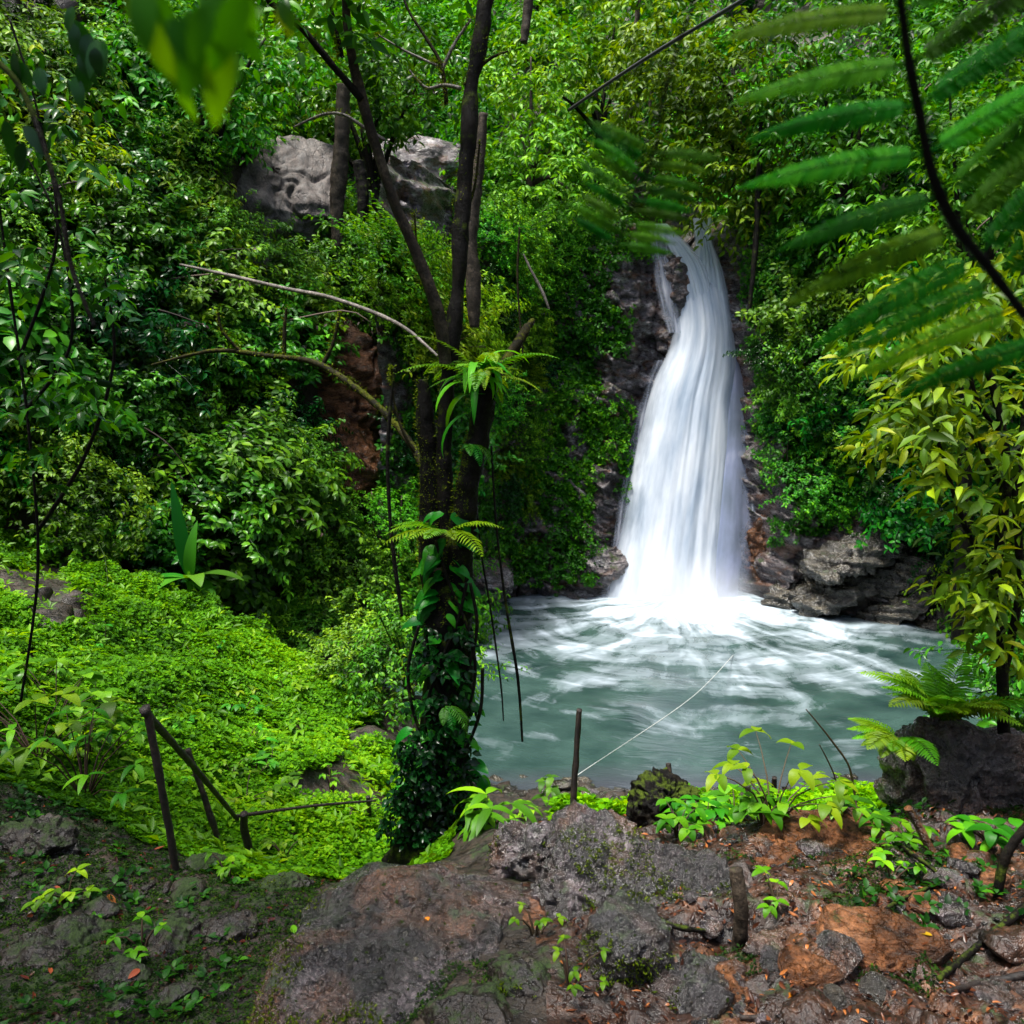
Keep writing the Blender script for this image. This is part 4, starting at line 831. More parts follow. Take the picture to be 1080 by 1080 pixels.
# ------------------------------------------------------------------ trees beyond
def crown(lumps, mat, ll, nt, tpl=OV, lw=.42, droop=.6, Tb=.3):
    mb = MB()
    for (c, r) in lumps:
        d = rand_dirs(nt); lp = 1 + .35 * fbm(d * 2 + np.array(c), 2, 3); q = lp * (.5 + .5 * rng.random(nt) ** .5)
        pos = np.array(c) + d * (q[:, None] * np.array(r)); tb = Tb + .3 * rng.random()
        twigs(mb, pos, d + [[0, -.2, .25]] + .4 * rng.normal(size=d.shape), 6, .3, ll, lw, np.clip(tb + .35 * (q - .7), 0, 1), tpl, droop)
    return mb
def far_tree(px, py_base, Yv, tops, mat, label, ll=.2, nt=110, lean=0, bark='bark'):
    b = P(px, py_base, Yv); b[2] = min(b[2], gz(b[0], b[1])) ; o = empty('tree', b, label, 'tree')
    cs_ = [(P(a, bb, Yv + dy) - b, np.array([r, r * .8, r * vr])) for a, bb, dy, r, vr in tops]
    top = np.mean([c for c, _ in cs_], axis=0); mb = MB(); tube(mb, [(0, 0, -.3), top * .4 + [lean, 0, 0], top * .8], [.16, .12, .07], n=20, k=8, rough=.2); mb.build('trunk', M[bark], o, smooth=True)
    for c, r in cs_[:6]:
        mb = MB(); tube(mb, [top * .55, (top * .55 + c) / 2 + [0, 0, .2], c], [.07, .045, .015], n=14, k=6, rough=.2); mb.build('branch', M[bark], o, smooth=True)
    crown(cs_, mat, ll, nt).build('crown', M[mat], o); return o
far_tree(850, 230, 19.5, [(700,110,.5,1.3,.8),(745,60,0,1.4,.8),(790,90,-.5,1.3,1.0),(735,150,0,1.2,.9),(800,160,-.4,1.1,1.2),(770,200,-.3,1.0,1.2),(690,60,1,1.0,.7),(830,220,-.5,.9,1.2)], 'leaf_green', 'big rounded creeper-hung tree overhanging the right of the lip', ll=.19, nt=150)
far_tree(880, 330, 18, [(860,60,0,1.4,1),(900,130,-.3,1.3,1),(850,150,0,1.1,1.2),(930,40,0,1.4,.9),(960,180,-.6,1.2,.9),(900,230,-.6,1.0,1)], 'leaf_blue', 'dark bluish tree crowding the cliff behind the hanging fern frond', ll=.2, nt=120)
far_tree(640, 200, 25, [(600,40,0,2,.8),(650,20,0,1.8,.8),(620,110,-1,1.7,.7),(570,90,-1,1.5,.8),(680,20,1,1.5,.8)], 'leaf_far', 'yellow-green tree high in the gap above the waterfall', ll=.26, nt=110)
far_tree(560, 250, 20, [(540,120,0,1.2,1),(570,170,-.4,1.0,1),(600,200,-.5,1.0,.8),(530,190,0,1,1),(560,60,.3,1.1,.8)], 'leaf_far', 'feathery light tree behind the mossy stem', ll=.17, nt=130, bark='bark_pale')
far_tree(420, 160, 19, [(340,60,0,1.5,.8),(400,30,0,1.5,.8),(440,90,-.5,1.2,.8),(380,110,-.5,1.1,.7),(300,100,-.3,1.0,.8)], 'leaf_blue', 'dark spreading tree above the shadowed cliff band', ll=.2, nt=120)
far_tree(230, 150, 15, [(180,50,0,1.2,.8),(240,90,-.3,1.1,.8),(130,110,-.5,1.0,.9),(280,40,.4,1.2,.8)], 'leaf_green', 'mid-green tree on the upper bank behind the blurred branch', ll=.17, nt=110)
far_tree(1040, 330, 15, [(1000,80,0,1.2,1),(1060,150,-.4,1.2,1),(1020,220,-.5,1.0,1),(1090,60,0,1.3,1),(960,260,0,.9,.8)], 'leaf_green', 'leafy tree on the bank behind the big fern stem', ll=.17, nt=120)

# ------------------------------------------------------------------ railing, posts, rope
def post_part(mbo, px0, py0, px1, py1, rpx, lean=0, r2=None):
    b = hit(px0, py0)[0]; Yv = b[1]; t = P(px1, py1, Yv + lean); r = rpx * Yv / F
    m_ = (b + t) / 2 + rng.normal(size=3) * r * .5
    tube(mbo, [b - (t - b) * .12, m_, t], [r * 1.05, r, (r2 or rpx * .9) * Yv / F], n=26, k=9, rough=.25, seed=int(px0)); return b, t
rb = hit(262, 905)[0]; rail = empty('railing', rb, 'rough wooden stick railing stepping down beside the lime clearing', 'railing')
tops = []
for a in [(186,918,154,744,4.4), (233,893,198,790,3.4), (266,904,257,858,4.5), (390,872,388,840,2.6)]:
    mb = MB(); b, t = post_part(mb, *a, lean=-.06); mb.V = [v - rb.astype(np.float32) for v in mb.V]; mb.build('post', M['wood'], rail, smooth=True); tops.append(t)
for a, b_, r0, r1 in [(tops[0] + [0, -.03, -.01], tops[2] + [-.03, -.03, -.02], .019, .012), (tops[2] + [-.06, 0, -.02], tops[3] + [.05, 0, -.03], .012, .008)]:
    mb = MB(); tube(mb, [a - rb, (a + b_) / 2 - rb + [0, 0, -.015 if r0 > .02 else .012], b_ - rb], [r0, (r0 + r1) / 2, r1], n=30, k=8, rough=.25, seed=3); mb.build('rail', M['wood'], rail, smooth=True)
def post(name, a, mat, label, cat='post', **kw):
    mb = MB(); b, t = post_part(mb, *a, **kw); o = mb.build(name, M[mat], smooth=True); mb = None
    o.data.transform(Matrix.Translation(-Vector(b))); o.location = b.tolist(); tag(o, label, cat); return b, t
pb, pt = post('wooden_post', (604,862,611,748,3.6), 'wood', 'tall thin dark wooden post standing on the ledge before the pool')
post('wooden_post', (705,838,705,805,3.2), 'wood', 'short pointed post sticking out of the mossy stump')
post('wooden_post', (789,856,788,829,3.4), 'wood', 'cut brown peg among the leaves just right of the mossy stump')
post('wooden_post', (817,850,817,820,3.2), 'wood', 'small peg under the pale seedling leaves')
post('mossy_stub', (779,1000,776,916,8.5), 'bark_pale', 'thick mossy wooden stub standing in the trampled red earth', 'post')
post('stick', (985,905,957,852,5), 'rock_brown', 'tan cut stick leaning against the fern-crowned boulder', 'stick')
b = hit(700, 862)[0]; rock('stump', b + [0, 0, .05], (.16, .15, .19), M['bark'], 'dark mossy tree stump on the ledge with a post rising from it', 'stump', seed=140, sub=6, rough=.2, cuts=4)
a = pb + (pt - pb) * .38; e = hit(772, 724)[0]; e[2] = .0; mb = MB(); tube(mb, [np.zeros(3), (e - a) * .5 + [0, 0, -.12], e - a], [.003, .004, .006], n=40, k=5); o = mb.build('rope', M['rope_pale'], smooth=True); o.location = a.tolist(); tag(o, 'pale rope running from the tall thin post out over the pool', 'rope')

# ------------------------------------------------------------------ particular plants
def plant(name, p, label, cat='plant'): return empty(name, p, label, cat)
p, _ = hit(205, 628); o = plant('banana_plant', p + [0, -.1, 0], 'young banana plant with upright paddle leaves at the top of the lime clearing', 'banana plant'); Dp = np.linalg.norm(p - CAM) / F
mb = MB(); tube(mb, [(0, 0, -.2), (0, 0, .2), (0, 0, 28 * Dp)], [.05, .04, .03], n=10, k=8); mb.build('stem', M['leaf_lime'], o, smooth=True)
for d, L_, W_, dr, T in [((-.12,-.1,1),98,14,.12,.2),((.08,-.4,1),60,13,.5,.6),((.9,-.2,.55),60,20,.6,.5),((-.9,-.3,.5),55,19,.7,.5),((.7,-.5,.1),46,18,.7,.6),((-.5,-.7,.5),44,20,.8,.8),((.4,-.6,.7),44,18,.9,.9)]:
    mb = MB(); blade(mb, (0, 0, 18 * Dp), d, (0, -.7, .8) if d[2] > .9 else (0, 0, 1), L_ * Dp, W_ * Dp, dr, .12, T, n=14, shape=.9); mb.build('leaf', M['fern'], o, smooth=True)
fern(P(995, 762, 4.2), 26, .46, 'fern with long feathery fronds growing over the top of the big boulder', 'leaf_lime', up=1.5, droop=.75, npin=24, pl=.25, sub=11, single=.016, T=.55, dirs=(.8, 6.4))
fern(P(948, 780, 4.1), 13, .32, 'smaller fern hanging over the water side of the boulder', 'leaf_lime', up=.5, droop=.7, npin=22, pl=.26, sub=12, single=.013, T=.5, dirs=(2.2, 5.0))
def leafy(name, p, n, L, W, label, mat, h=.2, spread=.6, droop=.8, T=.5, cat='plant', stemmed=True, group=None, up=.6):
    o = empty(name, p, label, cat, group); st = MB(); lf = MB()
    for q in range(n):
        a = random.uniform(0, 6.28); r = random.random() ** .5 * spread * h; hh = h * random.uniform(.25, 1)
        tip = np.array([math.cos(a) * r, math.sin(a) * r, hh]); 
        if stemmed: tube(st, [(0, 0, -.05), tip * [.4, .4, .6], tip], [.006, .004, .002], n=5, k=4)
        m_ = 3
        for z in range(m_):
            a2 = a + (z - 1) * 1.5 + random.uniform(-.4, .4); blade(lf, tip, (math.cos(a2), math.sin(a2) - .2, random.uniform(.0, up)), (0, 0, 1), L * random.uniform(.7, 1.2), W * random.uniform(.8, 1.2), droop * random.uniform(.6, 1.2), .15, T + random.uniform(-.3, .35), n=7, shape=.85)
    if stemmed: st.build('stem', M['twig'], o, smooth=True)
    x = lf.build('foliage', M[mat], o, smooth=True); return o
p = hit(815, 866)[0]; leafy('seedling', p, 13, .10, .05, 'pale lime seedling with whorled leaves against the water', 'leaf_lime', h=.36, spread=.9, T=.7)
leafy('seedling', hit(868, 838)[0], 6, .08, .04, 'second pale seedling, thinner, beside the bare twigs', 'leaf_lime', h=.26, spread=.8, T=.65)
line_thing('bare_twig', [(903,850,1.6),(896,810,1.4),(880,785,1.2),(862,762,.9),(850,748,.6)], 4.9, 4.9, 'twig', 'bare curved twig standing against the pool by the seedlings', 'twig', n=30)
line_thing('bare_twig', [(888,845,1.2),(880,818,1),(872,800,.9),(864,785,.6)], 4.9, 4.9, 'twig', 'short leafless twig next to the bare curved one', 'twig', n=30)
for q, (px, py, n, L_, mt, lb) in enumerate([
    (520,868,9,.20,'leaf_green','strap-leaved plant at the foot of the climber-clad tree'), (592,848,8,.12,'fern','upright ferny weed just left of the tall thin post'),
    (560,862,7,.10,'leaf_green','small weed between the strap-leaved plant and the post'), (745,868,12,.10,'leaf_green','leafy weed clump right of the mossy stump'),
    (775,862,12,.11,'leaf_green','broad-leaved weed behind the brown peg'), (715,878,9,.08,'leaf_lime','low lime weed in front of the mossy stump'),
    (805,868,10,.10,'leaf_lime','bright weed at the edge of the smooth brown rock'), (850,848,9,.11,'leaf_green','pointed-leaf plant on the far edge of the smooth brown rock'),
    (905,870,8,.09,'leaf_green','weed in the gap between the smooth rock and the boulder'), (945,895,7,.07,'leaf_lime','small lime weed beside the leaning tan stick'),
    (940,930,7,.06,'leaf_lime','tiny bright weed on the red path'), (820,960,5,.05,'leaf_lime','tuft of lime weed in the middle of the red earth'), (1045,890,8,.10,'leaf_green','glossy weed below the boulder near the picture edge'),
    (90,840,14,.15,'leaf_green','bushy long-leaved plant on the bank behind the railing'), (40,800,14,.16,'leaf_green','tall leafy plant at the picture\'s edge above the mossy bank'),
    (60,760,12,.15,'leaf_blue','bluish plant rising over the near end of the clearing'), (240,925,6,.06,'leaf_lime','little weed at the foot of the railing'), (300,905,7,.06,'leaf_lime','small bright weed where the rail meets the slab'),
    (150,1000,5,.05,'leaf_green','small round-leaved weed in the dark mossy bank'), (70,950,6,.06,'leaf_green','low weed under the black mossy hump'), (565,985,5,.035,'leaf_lime','tiny weed in the crack beside the slab'), (600,1040,6,.035,'leaf_lime','tiny weed between the mossed rock and the black boulder')]):
    pp, _ = hit(px, py); hgt = {'strap': .16, 'tall ': .5, 'bushy': .45, 'bluis': .4, 'uprig': .22}.get(lb[:5], .12); 
    leafy('weed' if L_ < .13 else 'leafy_plant', pp, n, L_, L_ * (.25 if 'strap' in lb or 'long' in lb else .5), lb, mt, h=hgt, spread=1.0, T=.5)

# the yellow-green undergrowth tree close by on the right
def near_tree(base, stemsp, Yv, sprays, mats, label, ll=.095, ntw=150, seed=1, lw=.36):
    o = empty('understory_tree', base, label, 'small tree')
    for q, pts in enumerate(stemsp): part('stem', 'bark', o, pts, Yv, Yv - .1, origin=base, n=50, k=7, rough=.3, seed=q)
    for q, mt in enumerate(mats):
        mb = MB(); n = ntw; idx = rng.integers(len(sprays), size=n); C = []
        for z in idx:
            cx, cy0, rx, ry, dy = sprays[z]; a = rng.normal(size=2) * .55; C.append(P(cx + a[0] * rx, cy0 + a[1] * ry, Yv + dy + rng.normal() * .35))
        C = np.array(C) - base; D = rng.normal(size=C.shape) * [1, 1, .3] + [-.5, -.2, .1]
        twigs(mb, C, D, 6, .22, ll, lw, .25 + .6 * rng.random(n), OV, .5)
        mb.build('foliage', M[mt], o)
    return o
nb_ = hit(1062, 800)[0]
near_tree(nb_, [[(1062,830,7),(1056,700,6),(1052,600,5.5),(1062,500,5),(1050,420,4),(1035,370,3)], [(1056,720,5),(1075,620,4),(1072,520,4),(1085,400,3)], [(1054,620,3.5),(1020,560,3),(1000,500,2.5),(985,450,2)], [(1060,520,3),(1020,450,2.5),(990,420,2),(950,410,1.4)], [(1058,460,2.5),(1030,420,2),(1010,330,1.6),(1000,300,1)]], 4.2,
    [(1040,340,60,50,0),(990,340,50,40,0),(1050,300,50,40,0),(980,400,50,35,0),(1040,450,55,60,0),(1000,470,40,40,.2),(1060,560,40,60,0),(1065,650,30,60,0),(1040,620,40,30,0),(960,450,30,20,0),(1090,480,50,100,0)], ['leaf_yellow', 'leaf_green'], 'slender yellow-green leaning tree close by at the picture\'s right edge', ntw=200)
near_tree(hit(40, 700)[0], [[(22,740,1.5),(40,600,1.6),(30,450,1.6),(10,300,1.5),(-10,150,1.2)], [(40,560,2.5),(90,480,2),(120,380,1.6),(110,290,1)], [(20,380,2),(60,250,1.6),(40,120,1.3),(10,20,1)], [(30,430,2),(75,360,1.6),(62,240,1.2),(20,150,1)]], 4.6,
    [(10,80,60,80,0),(60,150,50,60,0),(20,260,50,70,0),(90,300,40,40,0),(40,420,50,60,0),(100,420,40,40,0)], ['leaf_dark', 'leaf_blue'], 'thin dark-stemmed small tree close by at the picture\'s left edge', ll=.09, ntw=60, lw=.42)

# ------------------------------------------------------------------ fronds and leaves close to the lens
def near_frond(label, spine, Yv, Lp, n, mat, name='fern_frond', w=.28, T=.35, droopv=.25, lo=0, stem=.006, hideside=None):
    p, r = px3(spine, Yv, Yv + .15); c0 = p[0].copy(); s = spline(np.column_stack([p, r]), 80); mbs = MB(); tube(mbs, p - c0, r, 60, 7, .15)
    o = empty(name, c0, label, 'fern frond'); mbs.build('rachis', M['bark'], o, smooth=True)
    tg = nrm(np.gradient(s[:, :3], axis=0)); toc = nrm(CAM - s[40, :3]); 
    for q in range(n):
        f = lo + (1 - lo) * (q + .5) / n; k_ = int(f * 79); 
        for s_ in (-1, 1):
            if hideside and s_ == hideside[0] and f > hideside[1]: continue
            b = nrm(np.cross(tg[k_], toc)) * s_; mb = MB()
            frond(mb, s[k_, :3] - c0, b * .9 + tg[k_] * -.30 + toc * random.uniform(-.2, .2), toc * .9 + np.array([0, 0, .6]), Lp * random.uniform(.9, 1.1) * (1 - .3 * abs(f - .5)), droopv, int(Lp / .0045), .12, 1, T + random.uniform(-.2, .3), stem=.0014, single=.0050 if Lp > .1 else .004)
            mb.build('pinna', M[mat], o)
    return o
M['frond_near'] = leafmat('frond_near', (.008,.055,.002), (.030,.18,.003), (.13,.38,.004), trans=.55, rough=.6, spec=.08)
near_frond('big out-of-focus fern frond hanging across the upper right corner', [(938,-70,4),(950,0,4.5),(958,60,5),(970,120,5),(984,185,6),(1008,238,6),(1045,285,5),(1090,345,5),(1180,470,5)], 0.58, .145, 14, 'frond_near', hideside=(1, .75))
near_frond('soft blurred fern tip dangling in front of the forest just left of the lip', [(760,-60,2),(725,20,1.8),(700,100,1.6),(690,160,1.4),(668,215,1.0),(650,262,.6)], 0.6, .058, 9, 'frond_near', lo=.60, T=.3)
def near_branch(label, pts, Yv, spots, mat, L_=.075, name='leafy_branch'):
    p, r = px3(pts, Yv); c0 = p[0].copy(); o = empty(name, c0, label, 'leafy branch'); mb = MB(); tube(mb, p - c0, r, 50, 6, .2); mb.build('stem', M['bark'], o, smooth=True)
    mb = MB()
    for (a, b) in spots:
        for z in range(3):
            d = np.array([random.uniform(-.5, .5), random.uniform(-.3, .3), -random.uniform(.4, 1)]); blade(mb, P(a + random.uniform(-18, 18), b + random.uniform(-14, 14), Yv + random.uniform(-.05, .05)) - c0, d, (random.uniform(-.4, .4), -.8, .3), L_ * random.uniform(.7, 1.2), L_ * .38, .3, .1, random.uniform(.2, .9), n=8)
    mb.build('foliage', M[mat], o, smooth=True); return o
M['near_leaf'] = leafmat('near_leaf', (.02,.10,.003), (.08,.24,.005), (.30,.50,.006), trans=.6, spec=.1)
near_branch('blurred lime leaves drooping from a branch at the top of the picture', [(90,-60,3),(140,-30,3),(190,-15,2.5),(240,-20,2),(290,-25,1.5)], .42, [(150,-15),(175,5),(205,-5),(225,-10),(195,50),(250,-15),(235,40)], 'near_leaf', L_=.034)
near_branch('pair of blurred yellow leaves beside the drooping lime ones', [(240,-60,2),(262,-30,2),(275,-10,1.5)], .5, [(278,2)], 'leaf_yellow', L_=.022)
near_branch('dark out-of-focus twigs with small leaves over the upper left corner', [(-40,40,3),(20,90,3),(60,200,2.5),(75,280,2.5),(100,345,2)], 1.3, [(30,60),(60,20),(110,30),(90,70),(20,140),(100,50)], 'leaf_dark', L_=.05)

# ------------------------------------------------------------------ litter, pebbles, roots, moss
fg = infr & (cen[:, 1] < 4.9) & (cen[:, 1] > 1.5) & (cn[:, 2] > .3)
def litter(name, mask, n, s, mat, label, cat, col=(0, 1)):
    p, nv = sample(mask, n); mb = MB(); b, c = onb(nv); th = rng.random(n) * 6.28
    a = b * np.cos(th)[:, None] + c * np.sin(th)[:, None] + nv * rng.normal(size=(n, 1)) * .25
    for q in range(n):
        if s * 1.0 > .02 and q < n // 3: blade(mb, p[q] + nv[q] * .008, a[q], nv[q] + .3 * rng.normal(size=3), s * rng.uniform(.6, 1.4), s * .4, rng.uniform(-.3, .6), rng.uniform(-.1, .4), col[1] * rng.random() ** 3, n=6)
    k = np.arange(n) >= n // 3
    leaves(mb, p[k] + nv[k] * .006, a[k], nv[k] + .35 * rng.normal(size=(k.sum(), 3)), s * (.4 + .7 * rng.random(k.sum())), s * (.2 + .2 * rng.random(k.sum())), col[0] + (col[1] - col[0]) * rng.random(k.sum()) ** 3.0, OV)
    o = mb.build(name, mat, smooth=False); return tag(o, label, cat, kind='stuff')
litter('leaf_litter', fg & (cen[:, 0] > .15), 11000, .030, M['litter'], 'wet red-brown fallen leaves littering the trampled earth', 'leaf litter')
litter('leaf_litter', fg & (cen[:, 0] < -.7) & (csl > .05), 900, .04, M['litter'], 'scattered brown leaves on the shady mossy bank', 'leaf litter')
def pebbles(name, mask, n, s, mat, label):
    p, nv = sample(mask, n); mb = MB(); bm = bmesh.new(); bmesh.ops.create_icosphere(bm, subdivisions=1, radius=1); V0 = np.array([v.co for v in bm.verts]); F0 = np.array([[v.index for v in f.verts] for f in bm.faces]); bm.free()
    for q in range(n):
        V = V0 * (1 + .35 * rng.normal(size=(len(V0), 1)).clip(-1, 1)) * rng.uniform(.5, 1.3, 3) * s * rng.uniform(.3, 1.3) * rng.choice([.6, 1, 1.5]); V[:, 2] *= .6; mb.add(V + p[q], F0, .5)
    o = mb.build(name, mat, smooth=False); return tag(o, label, 'pebbles', kind='stuff')
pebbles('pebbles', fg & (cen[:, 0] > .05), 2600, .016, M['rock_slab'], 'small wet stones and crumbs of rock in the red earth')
pebbles('pebbles', fg & (cen[:, 0] < -.7) & (csl > .05), 700, .017, M['mossy_rock'], 'small dark stones half buried in the mossy bank')
moss = fg & ((cen[:, 0] < -.85) | (fbm(cen * 2.3, 3, 120) > .30)) & (csl > .02)
cover('moss', moss, 90000, .013, .55, M['moss_tuft'], 'tufty green moss over the shaded ground and between the rocks', 'moss', h=.02, clus=4, cull=False)
cover('weeds', fg & (csl > 0) & ((cen[:, 0] < -1.0) | (cpx > 900)) & (fbm(cen * 1.9, 3, 121) > .0), 3200, .036, .6, M['cover_dark'], 'small green weeds sprinkled through the mossy foreground', 'weeds', h=.07, tpl=OV, cull=False)
ledge = infr & (cen[:, 1] > 4.4) & (cen[:, 1] < 6.6) & (cpx > 585) & (csl > .0) & (cs < .2) & (csp > .5) & (fbm(cen * 1.1, 3, 122) > -.35)
cover('ground_cover', ledge, 60000, .05, .7, M['cover_lime'], 'lime ground cover on the bank dropping from the ledge to the pool', 'ground cover', h=.10, cull=False)
for q, (pts, Yv, mt, lb) in enumerate([
    ([(1095,860,6),(1062,900,5),(1050,960,5),(1046,1010,4),(1055,1090,4)], 2.9, 'bark', 'dark mossy stem curving down at the bottom right corner'),
    ([(990,1035,3),(1020,1010,4),(1050,985,4.5),(1095,950,5)], 2.75, 'bark', 'brown fallen root slanting over the red litter'),
    ([(1000,1048,3),(1040,1038,3.5),(1090,1030,4)], 2.6, 'wood', 'thin straight stick lying near the bottom right corner'),
    ([(780,1075,3),(800,1085,3)], 2.2, 'wood', 'short peeled stick beside the round dark stone'),
    ([(655,935,2),(700,975,3),(760,985,2)], 3.1, 'bark', 'thin root crossing the lumpy ridge rock'),
    ([(900,1000,2),(935,960,2.2),(985,935,2)], 3.1, 'bark', 'thin brown root over the long ledge stone'),
    ([(870,855,2),(905,858,2.5),(945,890,2.5),(1000,930,2)], 3.8, 'bark', 'wiry root trailing past the smooth brown rock')]):
    p, r = px3(pts, Yv); 
    for z in range(len(p)):
        h_ = hit(pts[z][0], min(1075, pts[z][1]))[0]; p[z] = h_ + [0, 0, r[z] * .8] if q > 0 else p[z]
    mb = MB(); tube(mb, p - p[0], r, 50, 8, .35, q); o = mb.build('root' if 'root' in lb else ('stick' if 'stick' in lb else 'mossy_bough'), M[mt], smooth=True); o.location = p[0].tolist(); tag(o, lb, 'root' if 'root' in lb else 'stick')
for q, (px, py, mt, s, T, lb) in enumerate([(453,968,'leaf_orange',.04,.6,'bright orange-yellow leaf lying on the wet slab'), (311,985,'leaf_lime',.045,.8,'pale green leaf lying at the shady side of the slab'),
    (860,888,'leaf_orange',.07,.2,'narrow yellow leaf on the smooth brown rock'), (838,1050,'leaf_orange',.05,.1,'orange leaf in the red litter near the bottom edge'), (983,988,'leaf_orange',.045,.1,'orange leaf on the red litter right of the ledge stone'),
    (113,944,'litter',.07,.9,'reddish-brown curled leaf on the mossy bank'), (147,1023,'litter',.05,1,'tan dead leaf beside the small grey stone'), (460,900,'leaf_lime',.06,.9,'yellow-green fallen leaf at the top of the slab')]):
    d = P(px, py, 10.0) - CAM; d /= np.linalg.norm(d); dg = bpy.context.evaluated_depsgraph_get(); ok, loc, nn, *_r = scene.ray_cast(dg, Vector(CAM), Vector(d))
    loc = np.array(loc); mb = MB(); a = random.uniform(0, 6.28); blade(mb, np.array([0, 0, .004]), (math.cos(a), math.sin(a), 0), (0, 0, 1), s, s * .48, .25, .18, T, n=9); o = mb.build('fallen_leaf', M[mt], smooth=True); o.location = loc.tolist(); o.rotation_mode = 'QUATERNION'; o.rotation_quaternion = Vector((0, 0, 1)).rotation_difference(nn); tag(o, lb, 'leaf')

# out-of-frame trees added so that their crowns shade the near ground
for q, (b, lumps, lb) in enumerate([((-3.4, 1.2), [((-2.2, 1.6, 7.6), 1.3), ((-3.3, 2.8, 7.8), 1.3), ((-1.2, .2, 8.2), 1.3), ((-3.2, .0, 7.4), 1.4), ((-4.2, 3.8, 7.4), 1.1)], 'unseen spreading tree added on the mossy bank, its crown shading the near slope'),
                               ((2.9, -1.2), [((1.8, -1.6, 8.2), 1.3), ((.2, -2.2, 8.4), 1.2), ((3.4, -.6, 8.0), 1.2)], 'unseen tall tree added by the path, its crown shading the red earth')]):
    B0 = np.array([b[0], b[1], gz(*b)]); o = empty('added_shade_tree', B0, lb, 'tree'); mb = MB(); tp_ = np.mean([c for c, r in lumps], 0) - B0
    tube(mb, [(0, 0, -.3), tp_ * .3 + [0, -.3, .4], tp_ * .8], [.18, .14, .07], n=24, k=9, rough=.2); mb.build('trunk', M['bark'], o, smooth=True)
    for c, r in lumps: mb = MB(); tube(mb, [tp_ * .6, (tp_ * .6 + np.array(c) - B0) / 2, np.array(c) - B0], [.06, .04, .02], n=12, k=6, rough=.2); mb.build('branch', M['bark'], o, smooth=True)
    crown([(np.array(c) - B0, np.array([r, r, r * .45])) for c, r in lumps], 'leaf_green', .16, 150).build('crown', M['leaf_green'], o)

pebbles('pebbles', infr & (cen[:, 1] > 6.5) & (cen[:, 1] < 9.6) & (cpx > 490) & (csp < 1.6) & (csp > -.25), 1500, .05, M['rock_shore'], 'wet stones and gravel of the near pool shore')

for k in range(20):
    px, py = random.uniform(690, 1070), random.uniform(890, 1075); s_ = random.uniform(.035, .10) * (1 if py > 950 else 1.3)
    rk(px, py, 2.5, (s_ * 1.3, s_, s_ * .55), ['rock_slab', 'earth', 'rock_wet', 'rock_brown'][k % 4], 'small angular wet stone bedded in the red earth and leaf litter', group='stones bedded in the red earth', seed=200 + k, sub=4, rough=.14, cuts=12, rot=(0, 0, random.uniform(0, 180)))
for k in range(6):
    px, py = random.uniform(10, 250), random.uniform(880, 1075); s_ = random.uniform(.04, .10)
    rk(px, py, 2.5, (s_ * 1.3, s_, s_ * .6), 'mossy_rock', 'small dark mossy stone in the shady bank below the railing', group='stones in the shady bank', seed=230 + k, sub=4, rough=.14, rot=(0, 0, random.uniform(0, 180)))

mb = MB()
for k in range(150):
    px, py = (random.uniform(-20, 460), random.uniform(20, 600)) if k % 3 else (random.uniform(860, 1080), random.uniform(40, 560))
    if bare(px, py): continue
    p, nv = hit(px, py); 
    if sdf(SLOPE, p[:1], p[1:2])[0] < .2: continue
    D = np.linalg.norm(p - CAM); p = p + nv * .45; L_ = random.uniform(.06, .16) * D; a = random.uniform(-2.6, .6) if k % 2 else random.uniform(-1.9, -1.2)
    e = np.array([math.cos(a), -.2, math.sin(a)]); q = [p, p + e * L_ * .5 + rng.normal(size=3) * L_ * .08, p + e * L_ + [0, 0, -L_ * .12]]
    r = random.uniform(.0006, .0013) * D; tube(mb, q, [r, r * .8, r * .4], n=12, k=4, T=random.choice([.05, .1, .3, .9]))
    if k % 2: m = 8; f = np.linspace(.3, 1, m)[:, None]; twigs(mb, q[0] * (1 - f) + q[2] * f, np.repeat(e[None], m, 0) + .6 * rng.normal(size=(m, 3)), 3, .12, .012 * D ** .7, .45, .2)
o = mb.build('tangled_twigs', M['twig']); tag(o, 'fine dark twigs and trailing stems tangled through the banks of shrubs', 'twigs', kind='stuff')

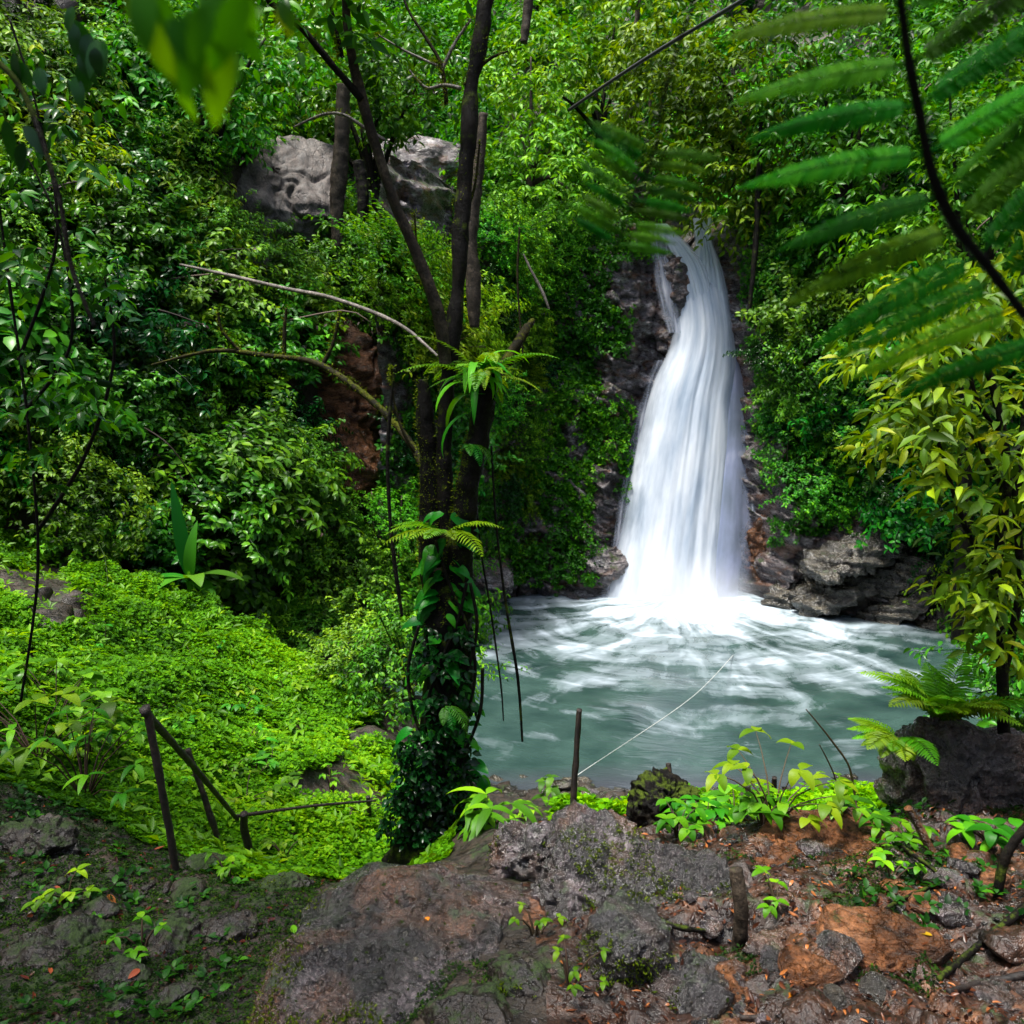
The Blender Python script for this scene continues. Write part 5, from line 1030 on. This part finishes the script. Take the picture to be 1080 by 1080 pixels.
for k in range(46):
    px, py = random.uniform(10, 420), random.uniform(600, 850); p, nv = hit(px, py)
    if sdf(SLOPE, p[:1], p[1:2])[0] > 0: continue
    L_ = random.uniform(.05, .10); leafy('hillside_weed', p + [0, 0, .03], random.randint(3, 7), L_, L_ * .5, 'small upright weed standing out of the lime-green clearing', random.choice(['leaf_lime', 'leaf_green', 'fern']), h=random.uniform(.08, .2), spread=1.0, T=.6, cat='weed', group='weeds standing in the lime clearing')
for k in range(9):
    px, py = random.uniform(60, 400), random.uniform(640, 840); p, nv = hit(px, py); a = random.uniform(-.6, .6); L_ = random.uniform(.12, .3); mb = MB()
    tube(mb, [np.zeros(3), np.array([math.sin(a) * .4, 0, .55]) * L_ + rng.normal(size=3) * .01, np.array([math.sin(a), 0, 1]) * L_], [.006, .004, .002], n=10, k=5); o = mb.build('dead_stalk', M['twig'], smooth=True); o.location = (p + [0, 0, .04]).tolist(); tag(o, 'short dead brown stalk sticking out of the lime clearing', 'stalk', 'dead stalks in the lime clearing')

# crumbs of leaf, moss and grit lying on the slab and the ridge rocks
dg = bpy.context.evaluated_depsgraph_get(); mm = MB(); gr = MB(); bm = bmesh.new(); bmesh.ops.create_icosphere(bm, subdivisions=1, radius=1); V0 = np.array([v.co for v in bm.verts]); F0 = np.array([[v.index for v in f.verts] for f in bm.faces]); bm.free()
for k in range(5200):
    px, py = random.uniform(225, 790), random.uniform(872, 1085); d = P(px, py, 10.0) - CAM; d /= np.linalg.norm(d)
    ok, loc, nn, idx, ob, _m = scene.ray_cast(dg, Vector(CAM), Vector(d))
    if not ok or not ob.name.startswith('rock') or loc.y > 5: continue
    loc = np.array(loc); nn = np.array(nn); ms = fbm(loc * 3.2, 3, 170)
    if k < 420: gr.add(V0 * (1 + .3 * rng.normal(size=(len(V0), 1)).clip(-1, 1)) * rng.uniform(.5, 1.3, 3) * random.choice([.003, .004, .006, .010]) + loc, F0, .5)
    elif k < 640: blade(mm, loc + nn * .003, np.cross(nn, rand_dirs(1)[0]), nn, random.uniform(.008, .022), .008, .3, .2, .0, n=4)
    elif ms > .16 or nn[2] < .55 and ms > -.05:
        m = 5; leaves(mm, np.repeat(loc[None], m, 0) + rng.normal(size=(m, 3)) * .006, nn + .8 * rng.normal(size=(m, 3)), rng.normal(size=(m, 3)), .008 + .010 * rng.random(m), .006, .25 + .5 * rng.random(m), TINY)
o = gr.build('grit', M['rock_shore']); tag(o, 'pale grit and small chips lying on the wet slab', 'grit', kind='stuff')
o = mm.build('moss', M['moss_tuft2']); tag(o, 'moss tufts and crumbs of leaf on the wet foreground rocks', 'moss', kind='stuff')
